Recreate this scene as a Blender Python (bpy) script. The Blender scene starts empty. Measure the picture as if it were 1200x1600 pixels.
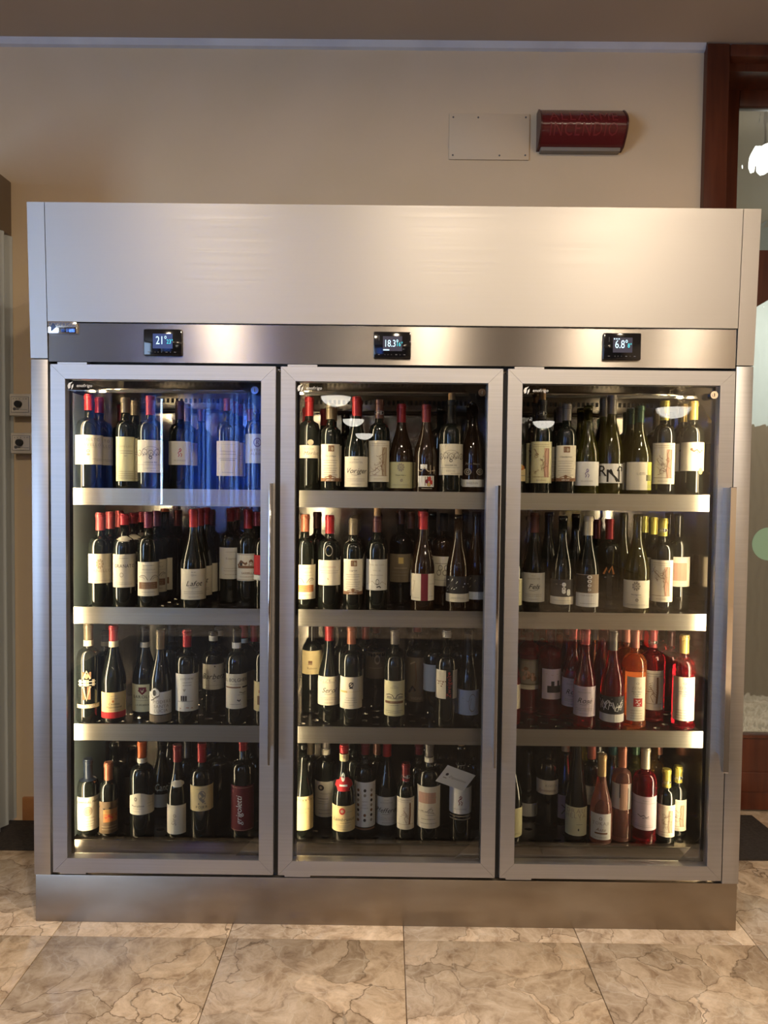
import bpy, bmesh, math, random
from mathutils import Vector, Matrix
random.seed(7)
SC = bpy.context.scene
COL = SC.collection
PI = math.pi

# ------------------------------------------------------------------ camera
CAM = Vector((-0.0087, -2.282, 1.3845)); YAW, PITCH, ROLL, FPX = -0.004, -0.0373, 0.0111, 1164.0
FW = Vector((math.sin(YAW)*math.cos(PITCH), math.cos(YAW)*math.cos(PITCH), math.sin(PITCH)))
_r = Vector((math.cos(YAW), -math.sin(YAW), 0)); _u = _r.cross(FW)
RT = _r*math.cos(ROLL) + _u*math.sin(ROLL); UP = _u*math.cos(ROLL) - _r*math.sin(ROLL)
cd = bpy.data.cameras.new('camera'); cam = bpy.data.objects.new('camera', cd); COL.objects.link(cam)
cd.sensor_fit = 'VERTICAL'; cd.sensor_height = 24.0; cd.lens = FPX/1600*24; cd.clip_start = .05; cd.clip_end = 100
M = Matrix((RT, UP, -FW)).transposed().to_4x4(); M.translation = CAM; cam.matrix_world = M
SC.camera = cam

def at(px, py, Y):
    """world point that photograph pixel (px,py) shows at depth Y"""
    d = FW*FPX + RT*(px-600) - UP*(py-800)
    return CAM + d*((Y-CAM.y)/d.y)
def on_floor(px, py, z=0.0):
    d = FW*FPX + RT*(px-600) - UP*(py-800)
    return CAM + d*((z-CAM.z)/d.z)

# ------------------------------------------------------------------ light, world, exposure
SC.view_settings.view_transform = 'Standard'; SC.view_settings.look = 'None'
SC.view_settings.gamma = 1.0; SC.view_settings.use_curve_mapping = False
SC.view_settings.exposure = 0.0
SC.cycles.use_denoising = True
SC.cycles.max_bounces = 12; SC.cycles.transparent_max_bounces = 16; SC.cycles.transmission_bounces = 10
SC.cycles.glossy_bounces = 6; SC.cycles.diffuse_bounces = 4
SC.cycles.caustics_reflective = False; SC.cycles.caustics_refractive = False
w = bpy.data.worlds.new('world'); SC.world = w; w.use_nodes = True
w.node_tree.nodes['Background'].inputs[0].default_value = (.55, .72, 1, 1)
w.node_tree.nodes['Background'].inputs[1].default_value = 0.6

def area(name, loc, rot, sx, sy, power, color, shape='RECTANGLE', spread=PI):
    l = bpy.data.lights.new(name, 'AREA'); l.shape = shape; l.size = sx
    if shape in ('RECTANGLE', 'ELLIPSE'): l.size_y = sy
    l.energy = power; l.color = color; l.spread = spread
    o = bpy.data.objects.new(name, l); o.location = loc; o.rotation_euler = rot; COL.objects.link(o); return o
CEIL = 3.11
WARM = (1, .80, .57)
# daylight outside the curtained window, and outside the window of the side wall
area('window_daylight', (-2.15, -6.99, 1.45), (PI/2, 0, 0), 1.7, 2.4, 170, (.46, .66, 1), spread=1.0)
area('side_window_daylight', (-4.75, -5.0, 1.6), (0, -PI/2, 0), 2.6, 3.0, 260, (.48, .68, 1))
# recessed ceiling downlights (fixtures are built further down)
DOWNLIGHTS = [(-1.15, -2.6), (.25, -2.3), (1.25, -1.9), (2.4, -3.6), (-1.12, -7.0), (-.36, -7.0), (.72, -7.0), (2.07, -7.0), (3.43, -7.0)]
for i, (x, y) in enumerate(DOWNLIGHTS):
    area('ceiling_downlight_lamp', (x, y, CEIL-.006), (0, 0, 0), .19, .19, 48 if y > -4 else 27, WARM, 'DISK')
area('corridor_lamp', (2.6, 1.75, 2.95), (0, 0, 0), .3, .3, 46, (1, .98, .92), 'DISK')

# ------------------------------------------------------------------ materials
MATS = {}
def nodes(name):
    m = bpy.data.materials.new(name); m.use_nodes = True
    nt = m.node_tree; b = nt.nodes['Principled BSDF']; return m, nt, b
def mat(name, col, rough=.5, metal=0, spec=.5, **k):
    if name in MATS: return MATS[name]
    m, nt, b = nodes(name)
    b.inputs['Base Color'].default_value = (*col, 1); b.inputs['Roughness'].default_value = rough
    b.inputs['Metallic'].default_value = metal; b.inputs['Specular IOR Level'].default_value = spec
    for kk, v in k.items(): b.inputs[kk.replace('_', ' ')].default_value = v
    MATS[name] = m; return m
def emit(name, col, s):
    m, nt, b = nodes(name)
    b.inputs['Base Color'].default_value = (*[c*.5 for c in col], 1)
    b.inputs['Emission Color'].default_value = (*col, 1); b.inputs['Emission Strength'].default_value = s
    MATS[name] = m; return m
def N(nt, t, **k):
    n = nt.nodes.new(t)
    for a, v in k.items(): setattr(n, a, v)
    return n
def noisy(name, c1, c2, rough, scale=6, metal=0, stretch=(1, 1, 1), bump=0, r2=None, detail=4, aniso=0, coord='Object', spec=.5, fac=(.35, .65)):
    """principled whose colour (and roughness) wander between two values"""
    m, nt, b = nodes(name); L = nt.links.new
    tc = N(nt, 'ShaderNodeTexCoord'); mp = N(nt, 'ShaderNodeMapping'); mp.inputs['Scale'].default_value = stretch
    L(tc.outputs[coord], mp.inputs[0])
    no = N(nt, 'ShaderNodeTexNoise'); no.inputs['Scale'].default_value = scale; no.inputs['Detail'].default_value = detail
    L(mp.outputs[0], no.inputs[0])
    mr = N(nt, 'ShaderNodeMapRange'); mr.inputs[1].default_value, mr.inputs[2].default_value = fac; L(no.outputs[0], mr.inputs[0])
    mx = N(nt, 'ShaderNodeMix', data_type='RGBA'); mx.inputs[6].default_value = (*c1, 1); mx.inputs[7].default_value = (*c2, 1)
    L(mr.outputs[0], mx.inputs[0]); L(mx.outputs[2], b.inputs['Base Color'])
    b.inputs['Metallic'].default_value = metal; b.inputs['Roughness'].default_value = rough
    b.inputs['Specular IOR Level'].default_value = spec
    if r2 is not None:
        m2 = N(nt, 'ShaderNodeMapRange'); m2.inputs[3].default_value = rough; m2.inputs[4].default_value = r2
        L(mr.outputs[0], m2.inputs[0]); L(m2.outputs[0], b.inputs['Roughness'])
    if bump:
        bp = N(nt, 'ShaderNodeBump'); bp.inputs['Strength'].default_value = bump; bp.inputs['Distance'].default_value = .002
        L(no.outputs[0], bp.inputs['Height']); L(bp.outputs[0], b.inputs['Normal'])
    if aniso:
        b.inputs['Anisotropic'].default_value = aniso
        tg = N(nt, 'ShaderNodeTangent', direction_type='RADIAL', axis='Z'); L(tg.outputs[0], b.inputs['Tangent'])
        b.inputs['Anisotropic Rotation'].default_value = 0.25
    MATS[name] = m; return m

noisy('wall_paint', (.63, .50, .335), (.66, .525, .36), .75, 3, bump=.05, spec=.25)
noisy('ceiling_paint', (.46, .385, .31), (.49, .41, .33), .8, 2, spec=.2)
noisy('cornice_paint', (.60, .60, .62), (.50, .50, .53), .6, 5)
noisy('wood', (.060, .013, .006), (.110, .027, .011), .30, 3, stretch=(9, 9, .8), bump=.05, detail=6)
noisy('counter_top', (.045, .02, .012), (.07, .035, .02), .3, 3)
noisy('base_wood', (.42, .19, .075), (.50, .24, .10), .35, 3, stretch=(2, 8, 9))
noisy('panelling', (.028, .014, .008), (.045, .022, .013), .5, 3, stretch=(6, 6, .6))
# brushed stainless: horizontal grain
noisy('steel', (.44, .43, .425), (.455, .445, .44), .44, 2.2, 1, (.6, .6, 130), r2=.50, aniso=.5, detail=3)
noisy('strip_steel', (.38, .36, .34), (.385, .365, .345), .27, 2.2, 1, (.6, .6, 130), aniso=.92, detail=3)
noisy('steel_dull', (.27, .225, .18), (.34, .29, .235), .34, 2.5, 1, (1.2, 1.2, 3), r2=.44, aniso=.5, detail=5)
noisy('alu', (.43, .425, .43), (.465, .46, .465), .44, 3, 1, (.8, .8, 60), r2=.47, detail=2)
mat('chrome', (.72, .71, .70), .07, 1)
noisy('inner_steel', (.40, .37, .33), (.50, .46, .41), .13, 3, 1, (1, 1, .3), r2=.2)
noisy('tray_steel', (.22, .20, .18), (.28, .26, .235), .26, 8, 1)
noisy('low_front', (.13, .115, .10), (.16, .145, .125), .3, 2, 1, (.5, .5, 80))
noisy('fascia_steel', (.38, .35, .30), (.41, .38, .33), .38, 2, 1, (.5, .5, 80), detail=2)
mat('black_gloss', (.006, .006, .007), .08)
mat('black_matte', (.010, .010, .011), .5)
mat('gasket', (.012, .012, .013), .6)
mat('plastic_white', (.62, .58, .52), .4)
mat('plastic_grey', (.38, .355, .325), .45)
mat('alarm_base', (.20, .175, .15), .5)
mat('print_grey', (.10, .10, .11), .5)
noisy('pelmet', (.19, .145, .105), (.22, .17, .125), .5, 4)
noisy('folding_vinyl', (.50, .55, .57), (.56, .61, .63), .35, 3, stretch=(1, 1, .2))
noisy('mat_fibre', (.020, .015, .013), (.035, .027, .022), .9, 90, bump=.6)
mat('alarm_red', (.105, .008, .010), .22)
mat('alarm_red_letter', (.19, .018, .02), .3)
mat('alarm_frame', (.06, .010, .010), .3)
emit('led', (1, .80, .50), 62)
emit('pendant_glass', (1, .93, .82), 8.5)
emit('glow_globe_glass', (1, .97, .90), 4)
emit('screen_blue', (.02, .05, .20), .55)
emit('screen_dark', (.02, .022, .06), .35)
emit('screen_white', (.55, .85, 1), 1.3)
emit('screen_cyan', (.05, .75, .85), .9)
mat('sticker_green', (.30, .52, .40), .5)
m, nt, b = nodes('curtain'); MATS['curtain'] = m            # sheer blue curtain: part translucent
tr = N(nt, 'ShaderNodeBsdfTranslucent'); tr.inputs[0].default_value = (.24, .40, .78, 1)
df = N(nt, 'ShaderNodeBsdfDiffuse'); df.inputs[0].default_value = (.16, .26, .5, 1)
ms = N(nt, 'ShaderNodeMixShader'); ms.inputs[0].default_value = .3
nt.links.new(tr.outputs[0], ms.inputs[1]); nt.links.new(df.outputs[0], ms.inputs[2]); nt.links.new(ms.outputs[0], nt.nodes['Material Output'].inputs[0])

def pane(name, ior, tint, bumpy=False):
    """clear sheet glass: Fresnel mix of mirror and straight-through"""
    m = bpy.data.materials.new(name); m.use_nodes = True; nt = m.node_tree; nt.nodes.remove(nt.nodes['Principled BSDF'])
    f = N(nt, 'ShaderNodeFresnel'); f.inputs[0].default_value = ior
    t = N(nt, 'ShaderNodeBsdfTransparent'); t.inputs[0].default_value = (*tint, 1)
    g = N(nt, 'ShaderNodeBsdfGlossy'); g.inputs['Roughness'].default_value = 0.0; g.inputs['Color'].default_value = (1, 1, 1, 1)
    x = N(nt, 'ShaderNodeMixShader'); L = nt.links.new
    L(f.outputs[0], x.inputs[0]); L(t.outputs[0], x.inputs[1]); L(g.outputs[0], x.inputs[2]); L(x.outputs[0], nt.nodes['Material Output'].inputs[0])
    MATS[name] = m; return m
pane('door_glass', 1.49, (.96, .97, .965))
# rolled cathedral glass of the room door
m, nt, b = nodes('ripple_glass'); MATS['ripple_glass'] = m; L = nt.links.new
b.inputs['Base Color'].default_value = (.80, .84, .80, 1); b.inputs['Roughness'].default_value = .06
b.inputs['Transmission Weight'].default_value = .9; b.inputs['IOR'].default_value = 1.18
tc = N(nt, 'ShaderNodeTexCoord'); wv = N(nt, 'ShaderNodeTexWave', wave_type='BANDS', bands_direction='X')
wv.inputs['Scale'].default_value = 7; wv.inputs['Distortion'].default_value = 14; wv.inputs['Detail'].default_value = 3; wv.inputs['Detail Scale'].default_value = .6
bp = N(nt, 'ShaderNodeBump'); bp.inputs['Strength'].default_value = .28; bp.inputs['Distance'].default_value = .012
L(tc.outputs['Object'], wv.inputs[0]); L(wv.outputs['Fac'], bp.inputs['Height']); L(bp.outputs[0], b.inputs['Normal'])

# breccia marble slabs
m, nt, b = nodes('marble'); MATS['marble'] = m; L = nt.links.new
tc = N(nt, 'ShaderNodeTexCoord'); oi = N(nt, 'ShaderNodeObjectInfo')
ml = N(nt, 'ShaderNodeVectorMath', operation='SCALE'); ml.inputs['Scale'].default_value = 23.0
cx = N(nt, 'ShaderNodeCombineXYZ'); L(oi.outputs['Random'], cx.inputs[0]); L(oi.outputs['Random'], cx.inputs[1]); L(cx.outputs[0], ml.inputs[0])
ad = N(nt, 'ShaderNodeVectorMath', operation='ADD'); L(tc.outputs['Object'], ad.inputs[0]); L(ml.outputs[0], ad.inputs[1])
wn = N(nt, 'ShaderNodeTexNoise'); wn.inputs['Scale'].default_value = 5; wn.inputs['Detail'].default_value = 5; L(ad.outputs[0], wn.inputs[0])
wm = N(nt, 'ShaderNodeVectorMath', operation='MULTIPLY_ADD'); wm.inputs[1].default_value = (.22, .22, .22); L(wn.outputs['Color'], wm.inputs[0]); L(ad.outputs[0], wm.inputs[2])
v1 = N(nt, 'ShaderNodeTexVoronoi', feature='DISTANCE_TO_EDGE'); v1.inputs['Scale'].default_value = 6.0; v1.inputs['Randomness'].default_value = 1; L(wm.outputs[0], v1.inputs['Vector'])
v1c = N(nt, 'ShaderNodeTexVoronoi', feature='F1'); v1c.inputs['Scale'].default_value = 6.0; L(wm.outputs[0], v1c.inputs['Vector'])
n2 = N(nt, 'ShaderNodeTexNoise'); n2.inputs['Scale'].default_value = 16; n2.inputs['Detail'].default_value = 10; n2.inputs['Roughness'].default_value = .68; L(wm.outputs[0], n2.inputs[0])
n3 = N(nt, 'ShaderNodeTexNoise'); n3.inputs['Scale'].default_value = 3.2; n3.inputs['Detail'].default_value = 4; L(ad.outputs[0], n3.inputs[0])
cr = N(nt, 'ShaderNodeValToRGB'); e = cr.color_ramp.elements
e[0].position, e[0].color = .30, (.31, .21, .135, 1); e[1].position, e[1].color = .70, (.80, .66, .52, 1)
k_ = e.new(.50); k_.color = (.60, .47, .345, 1)
L(n2.outputs[0], cr.inputs[0])
hs = N(nt, 'ShaderNodeMix', data_type='RGBA', blend_type='MULTIPLY'); hs.inputs[0].default_value = .8
sp = N(nt, 'ShaderNodeSeparateColor'); L(v1c.outputs['Color'], sp.inputs[0])
cm = N(nt, 'ShaderNodeMapRange'); cm.inputs[3].default_value = .70; cm.inputs[4].default_value = 1.22; L(sp.outputs[0], cm.inputs[0])
cc = N(nt, 'ShaderNodeCombineColor'); [L(cm.outputs[0], cc.inputs[i]) for i in range(3)]
L(cr.outputs[0], hs.inputs[6]); L(cc.outputs[0], hs.inputs[7])
# thin dark veins along fragment edges, patchy
ve = N(nt, 'ShaderNodeMapRange'); ve.inputs[1].default_value = .0; ve.inputs[2].default_value = .015; ve.inputs[3].default_value = .85; ve.inputs[4].default_value = 0; L(v1.outputs['Distance'], ve.inputs[0])
vp = N(nt, 'ShaderNodeMapRange'); vp.inputs[1].default_value = .36; vp.inputs[2].default_value = .54; L(n3.outputs[0], vp.inputs[0])
vm = N(nt, 'ShaderNodeMath', operation='MULTIPLY'); L(ve.outputs[0], vm.inputs[0]); L(vp.outputs[0], vm.inputs[1])
dk = N(nt, 'ShaderNodeMix', data_type='RGBA'); dk.inputs[7].default_value = (.13, .085, .05, 1); L(vm.outputs[0], dk.inputs[0]); L(hs.outputs[2], dk.inputs[6])
# pale calcite threads
v3 = N(nt, 'ShaderNodeTexVoronoi', feature='DISTANCE_TO_EDGE'); v3.inputs['Scale'].default_value = 12; L(wm.outputs[0], v3.inputs['Vector'])
pv = N(nt, 'ShaderNodeMapRange'); pv.inputs[2].default_value = .035; pv.inputs[3].default_value = .8; pv.inputs[4].default_value = 0; L(v3.outputs['Distance'], pv.inputs[0])
pm = N(nt, 'ShaderNodeMath', operation='MULTIPLY'); L(pv.outputs[0], pm.inputs[0]); L(n2.outputs[0], pm.inputs[1])
lt = N(nt, 'ShaderNodeMix', data_type='RGBA'); lt.inputs[7].default_value = (.70, .62, .52, 1); L(pm.outputs[0], lt.inputs[0]); L(dk.outputs[2], lt.inputs[6])
L(lt.outputs[2], b.inputs['Base Color']); b.inputs['Roughness'].default_value = .16

# bottle glass
def glass(name, col, trans, rough=.04):
    mm, nt, b = nodes(name); b.inputs['Base Color'].default_value = (*col, 1); b.inputs['Roughness'].default_value = rough
    b.inputs['Transmission Weight'].default_value = trans; b.inputs['IOR'].default_value = 1.45; b.inputs['Coat Weight'].default_value = .3; b.inputs['Coat Roughness'].default_value = .02
    MATS[name] = mm
glass('glass_dark', (.008, .010, .008), 0)
glass('glass_brown', (.020, .010, .005), 0)
glass('glass_olive', (.13, .115, .012), .8)
glass('glass_rose', (.80, .10, .085), .93)
glass('glass_red', (.42, .02, .035), .9)
glass('glass_orange', (.95, .30, .10), .95)
glass('glass_amber', (.95, .55, .12), .95)
glass('glass_pink', (.95, .40, .28), .95)
def wine(name, col, body=.14):
    glass(name, col, 1.0); mm = MATS[name]; nt = mm.node_tree; b = nt.nodes['Principled BSDF']; L = nt.links.new
    b.inputs['IOR'].default_value = 1.40; b.inputs['Roughness'].default_value = .03
    tl = N(nt, 'ShaderNodeBsdfTranslucent'); tl.inputs[0].default_value = (*col, 1); df = N(nt, 'ShaderNodeBsdfDiffuse'); df.inputs[0].default_value = (*col, 1)
    m1 = N(nt, 'ShaderNodeMixShader'); m1.inputs[0].default_value = .45; L(tl.outputs[0], m1.inputs[1]); L(df.outputs[0], m1.inputs[2])
    m2 = N(nt, 'ShaderNodeMixShader'); m2.inputs[0].default_value = body; L(b.outputs[0], m2.inputs[1]); L(m1.outputs[0], m2.inputs[2]); L(m2.outputs[0], nt.nodes['Material Output'].inputs[0])
for k, c in (('rose', (.88, .065, .07)), ('red', (.66, .018, .04)), ('orange', (1, .28, .08)), ('amber', (1, .58, .14)), ('pink', (1, .42, .30))): wine('glass_'+k, c, {'pink': .30, 'orange': .25, 'amber': .25}.get(k, .20))
CAPC = {'red': (.42, .022, .028), 'darkred': (.20, .016, .022), 'olive': (.20, .155, .095), 'black': (.010, .010, .012), 'navy': (.016, .024, .045),
        'copper': (.40, .14, .075), 'orange': (.62, .13, .03), 'purple': (.15, .02, .05), 'brown': (.13, .045, .03), 'grey': (.20, .175, .15),
        'yellow': (.48, .40, .07), 'gold': (.62, .44, .13), 'green': (.025, .07, .03), 'lime': (.22, .42, .16), 'pink': (.62, .22, .16),
        'white': (.66, .58, .42), 'tan': (.56, .36, .15), 'rose': (.55, .09, .09), 'maroon': (.08, .022, .022), 'teal': (.03, .12, .12), 'silver': (.42, .40, .37)}
for k, c in CAPC.items(): mat('cap_'+k, c, .32, .25)
LABC = {'cream': (.80, .72, .56), 'white': (.82, .79, .72), 'yellow': (.80, .64, .33), 'lemon': (.78, .72, .44), 'olive': (.58, .54, .30), 'grey': (.62, .59, .52),
        'dark': (.035, .033, .033), 'brown': (.16, .105, .06), 'maroon': (.16, .022, .026), 'lavender': (.74, .60, .62), 'red': (.58, .028, .035), 'dimbrown': (.22, .17, .11),
        'blue': (.62, .66, .72), 'taupe': (.30, .22, .15)}
for k, c in LABC.items(): mat('paper_'+k, c, .65, 0, .3)
INK = {'k': (.045, .04, .04), 'g': (.34, .29, .22), 'r': (.50, .05, .04), 'o': (.55, .20, .06), 'b': (.24, .12, .06), 'w': (.82, .80, .74), 'y': (.62, .45, .16), 'p': (.58, .34, .24), 'm': (.19, .022, .035),
       'v': (.22, .16, .30), 'l': (.60, .60, .12), 't': (.50, .40, .27), 'x': (.012, .012, .012)}
for k, c in INK.items(): mat('ink_'+k, c, .6, 0, .3)
noisy('cork', (.46, .26, .11), (.60, .38, .19), .8, 60)

# ------------------------------------------------------------------ mesh helpers
class MB:
    def __init__(s): s.v = []; s.f = []; s.mi = []; s.mats = []
    def m(s, name):
        if name not in s.mats: s.mats.append(name)
        return s.mats.index(name)
    def add(s, vs, fs, m):
        b = len(s.v); i = s.m(m); s.v += [tuple(v) for v in vs]
        for f in fs: s.f.append([b+k for k in f]); s.mi.append(i)
    def box(s, a, b, m, bev=0):
        x0, y0, z0 = a; x1, y1, z1 = b
        if bev <= 0:
            s.add([(x0,y0,z0),(x1,y0,z0),(x1,y1,z0),(x0,y1,z0),(x0,y0,z1),(x1,y0,z1),(x1,y1,z1),(x0,y1,z1)],
                  [(0,3,2,1),(4,5,6,7),(0,1,5,4),(1,2,6,5),(2,3,7,6),(3,0,4,7)], m); return
        bm = bmesh.new(); bmesh.ops.create_cube(bm, size=1)
        for v in bm.verts: v.co = Vector((x0+(v.co.x+.5)*(x1-x0), y0+(v.co.y+.5)*(y1-y0), z0+(v.co.z+.5)*(z1-z0)))
        bmesh.ops.bevel(bm, geom=bm.edges[:], offset=bev, segments=2, affect='EDGES', profile=.5)
        bm.verts.index_update(); s.add([v.co[:] for v in bm.verts], [[v.index for v in f.verts] for f in bm.faces], m); bm.free()
    def prism(s, poly, axis, a, b, m):
        """poly of 2D points (counter-clockwise) extruded along axis from a to b"""
        def P(p, t): return {'y': (p[0], t, p[1]), 'x': (t, p[0], p[1]), 'z': (p[0], p[1], t)}[axis]
        n = len(poly); vs = [P(p, a) for p in poly] + [P(p, b) for p in poly]
        s.add(vs, [list(range(n)), list(range(2*n-1, n-1, -1))] + [(i, i+n, (i+1) % n+n, (i+1) % n) for i in range(n)], m)
    def cyl(s, c, r, h, axis, m, n=20, r2=None):
        r2 = r if r2 is None else r2; vs = []
        for t, rr in ((0, r), (h, r2)):
            for i in range(n):
                a = 2*PI*i/n; p = (rr*math.cos(a), rr*math.sin(a))
                vs.append({'z': (c[0]+p[0], c[1]+p[1], c[2]+t), 'y': (c[0]+p[0], c[1]+t, c[2]+p[1]), 'x': (c[0]+t, c[1]+p[0], c[2]+p[1])}[axis])
        s.add(vs, [list(range(n)), list(range(2*n-1, n-1, -1))] + [(i, i+n, (i+1) % n+n, (i+1) % n) for i in range(n)], m)
    def lathe(s, prof, m, n=24, cap0=True, cap1=True):
        vs = []; k = len(prof)
        for r, z in prof:
            for i in range(n): vs.append((r*math.cos(2*PI*i/n), r*math.sin(2*PI*i/n), z))
        fs = [(j*n+i, j*n+(i+1) % n, (j+1)*n+(i+1) % n, (j+1)*n+i) for j in range(k-1) for i in range(n)]
        if cap0: fs.append(list(range(n-1, -1, -1)))
        if cap1: fs.append([(k-1)*n+i for i in range(n)])
        s.add(vs, fs, m)
    def build(s, name, parent=None, smooth=False, loc=None, fix=True):
        me = bpy.data.meshes.new(name); me.from_pydata(s.v, [], s.f)
        for k in s.mats: me.materials.append(MATS[k])
        me.polygons.foreach_set('material_index', s.mi)
        if fix:
            bm = bmesh.new(); bm.from_mesh(me); bmesh.ops.recalc_face_normals(bm, faces=bm.faces[:]); bm.to_mesh(me); bm.free()
        if smooth:
            me.polygons.foreach_set('use_smooth', [True]*len(me.polygons))
            if smooth != 'all': me.set_sharp_from_angle(angle=math.radians(40))
        me.update()
        o = bpy.data.objects.new(name, me); COL.objects.link(o)
        if parent is not None: o.parent = parent
        if loc is not None: o.location = loc
        return o
def empty(name, loc=(0, 0, 0)):
    o = bpy.data.objects.new(name, None); o.empty_display_size = .05; o.location = loc; COL.objects.link(o); return o
def tag(o, label, cat, group=None, kind=None):
    o['label'] = label; o['category'] = cat
    if group: o['group'] = group
    if kind: o['kind'] = kind
    return o
def struct(o, label=None):
    o['kind'] = 'structure'
    if label: o['label'] = label
    return o
def box(name, a, b, m, parent=None, bev=0):
    q = MB(); q.box(a, b, m, bev); return q.build(name, parent, smooth=bev > 0)

# glyph cache from Blender's built-in font
GLY = {}
def load_glyphs(chars):
    tmp = []
    for ch in chars:
        c = bpy.data.curves.new('glyph', 'FONT'); c.body = ch; c.resolution_u = 2; c.size = 1
        o = bpy.data.objects.new('glyph', c); COL.objects.link(o); tmp.append((ch, o, c))
    bpy.context.view_layer.update(); dg = bpy.context.evaluated_depsgraph_get()
    for ch, o, c in tmp:
        ev = o.evaluated_get(dg); me = ev.to_mesh()
        vs = [(v.co.x, v.co.y) for v in me.vertices]; fs = [list(p.vertices) for p in me.polygons]
        ev.to_mesh_clear()
        xs = [p[0] for p in vs] or [0, .3]
        GLY[ch] = (vs, fs, max(xs)+max(.035, min(xs)))
    for ch, o, c in tmp: bpy.data.objects.remove(o); bpy.data.curves.remove(c)
    GLY[' '] = ([], [], .28)
load_glyphs('ABCDEFGHIJKLMNOPQRSTUVWXYZabcdefghijklmnopqrstuvwxyz0123456789.\'-°&éèòùÄ')
def text2d(s, h, slant=0, track=0, sx=1.0):
    """2D verts/faces of a line of text, centred, capital height h"""
    k = h/.70; vs = []; fs = []; x = 0
    for ch in s:
        g = GLY.get(ch) or GLY[' ']; b = len(vs)
        vs += [((x+p[0]+slant*p[1])*k*sx, p[1]*k) for p in g[0]]; fs += [[b+i for i in f] for f in g[1]]
        x += g[2]+track
    wd = x*k*sx
    return [(a-wd/2, c) for a, c in vs], fs, wd
def chop(vs, fs, step, axes=(0,)):
    """cut flat letters into narrow strips so that they can wrap round a bottle"""
    bm = bmesh.new(); bv = [bm.verts.new((a, b, 0)) for a, b in vs]
    for f in fs:
        try: bm.faces.new([bv[i] for i in f])
        except ValueError: pass
    for ax in axes:
        lo = min(v[ax] for v in vs); hi = max(v[ax] for v in vs); x = lo+step
        while x < hi:
            bmesh.ops.bisect_plane(bm, geom=bm.verts[:]+bm.edges[:]+bm.faces[:], plane_co=(x, 0, 0) if ax == 0 else (0, x, 0), plane_no=(1, 0, 0) if ax == 0 else (0, 1, 0)); x += step
    bm.verts.index_update(); out = ([(v.co.x, v.co.y) for v in bm.verts], [[v.index for v in f.verts] for f in bm.faces]); bm.free(); return out
def flat_text(q, s, h, place, m, **k):
    vs, fs, wd = text2d(s, h, **k); q.add([place(a, c) for a, c in vs], fs, m)

# ================================================================== THE SETTING
WY = .70                                      # face of the back wall
# floor slabs: one bed below, each slab laid in view a part of it
JY = on_floor(400, 1466).y; TS = .535
jx0 = on_floor(632, 1500).x
fb = MB(); fb.box((-5, -12, -.10), (4.5, 3.2, -.012), 'marble'); floor = struct(fb.build('floor'))
mat('grout', (.13, .10, .075), .8)
tile_me = None
ix = range(-8, 9); iy = range(-5, 3)
for i in ix:
    for j in iy:
        x0, y0 = jx0+i*TS, JY+j*TS
        if x0 < -4.6 or x0 > 3.9: continue
        if tile_me is None:
            q = MB(); q.box((.0012, .0012, -.012), (TS-.0012, TS-.0012, 0), 'marble', .0012); t = q.build('floor_tile', floor, True, (x0, y0, 0)); tile_me = t.data
        else:
            t = bpy.data.objects.new('floor_tile', tile_me); COL.objects.link(t); t.parent = floor; t.location = (x0, y0, 0)
ytile = JY+2*TS+TS
# rest of the floor beyond the slabs that can be told apart, same stone
q = MB()
q.box((-5, -12, -.012), (4.5, JY-5*TS, 0), 'marble'); q.box((-5, ytile, -.012), (4.5, 3.2, 0), 'marble')
o = q.build('floor_far', floor); o['kind'] = 'stuff'

DX0 = at(1105, 90, WY-.03).x                  # outer edge of the door casing
q = MB(); q.box((-5, WY, -.02), (DX0+.02, WY+.15, CEIL), 'wall_paint'); struct(q.build('wall_back'))
q = MB(); q.box((-5, -12, CEIL), (4.5, 3.2, CEIL+.1), 'ceiling_paint'); struct(q.build('ceiling'))
q = MB(); q.box((4.0, -12, -.02), (4.15, WY, CEIL), 'wall_paint'); struct(q.build('wall_right'))
q = MB(); q.box((-1.2, -12, -.02), (4.0, -11.85, CEIL), 'panelling'); struct(q.build('wall_rear'))
# window wall of the left bay (blue curtains in front of it) and side wall with its window
q = MB()
q.box((-5, -6.85, -.02), (-4.3, -6.7, CEIL), 'panelling'); q.box((-1.22, -12, -.02), (-1.07, -6.7, CEIL), 'panelling')
q.box((-4.3, -6.85, 2.44), (-1.2, -6.7, CEIL), 'panelling'); q.box((-4.3, -6.85, -.02), (-1.2, -6.7, .10), 'panelling')
for xa_, xb_ in ((-4.3, -2.88), (-2.72, -2.44), (-1.40, -1.2)): q.box((xa_, -6.85, .10), (xb_, -6.7, 2.44), 'panelling')
struct(q.build('wall_bay'))
q = MB()
q.box((-4.65, -6.7, -.02), (-4.5, -6.45, CEIL), 'wall_paint'); q.box((-4.65, -3.5, -.02), (-4.5, WY, CEIL), 'wall_paint')
q.box((-4.65, -6.45, -.02), (-4.5, -3.5, .35), 'wall_paint'); q.box((-4.65, -6.45, 2.85), (-4.5, -3.5, CEIL), 'wall_paint'); struct(q.build('wall_left'))
# cornice strip
q = MB(); z0 = at(300, 76, WY).z
q.prism([(WY, CEIL), (WY-.022, CEIL), (WY-.012, z0+.006), (WY, z0)], 'x', -5, DX0, 'cornice_paint'); struct(q.build('trim_1'), 'pale cornice strip under the ceiling')
# baseboard
zb = at(40, 1246, WY-.012).z
q = MB(); q.box((-1.475, WY-.014, 0), (1.2, WY, zb), 'base_wood', .003); struct(q.build('baseboard_back', smooth=True), 'orange-brown wooden baseboard')

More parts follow.
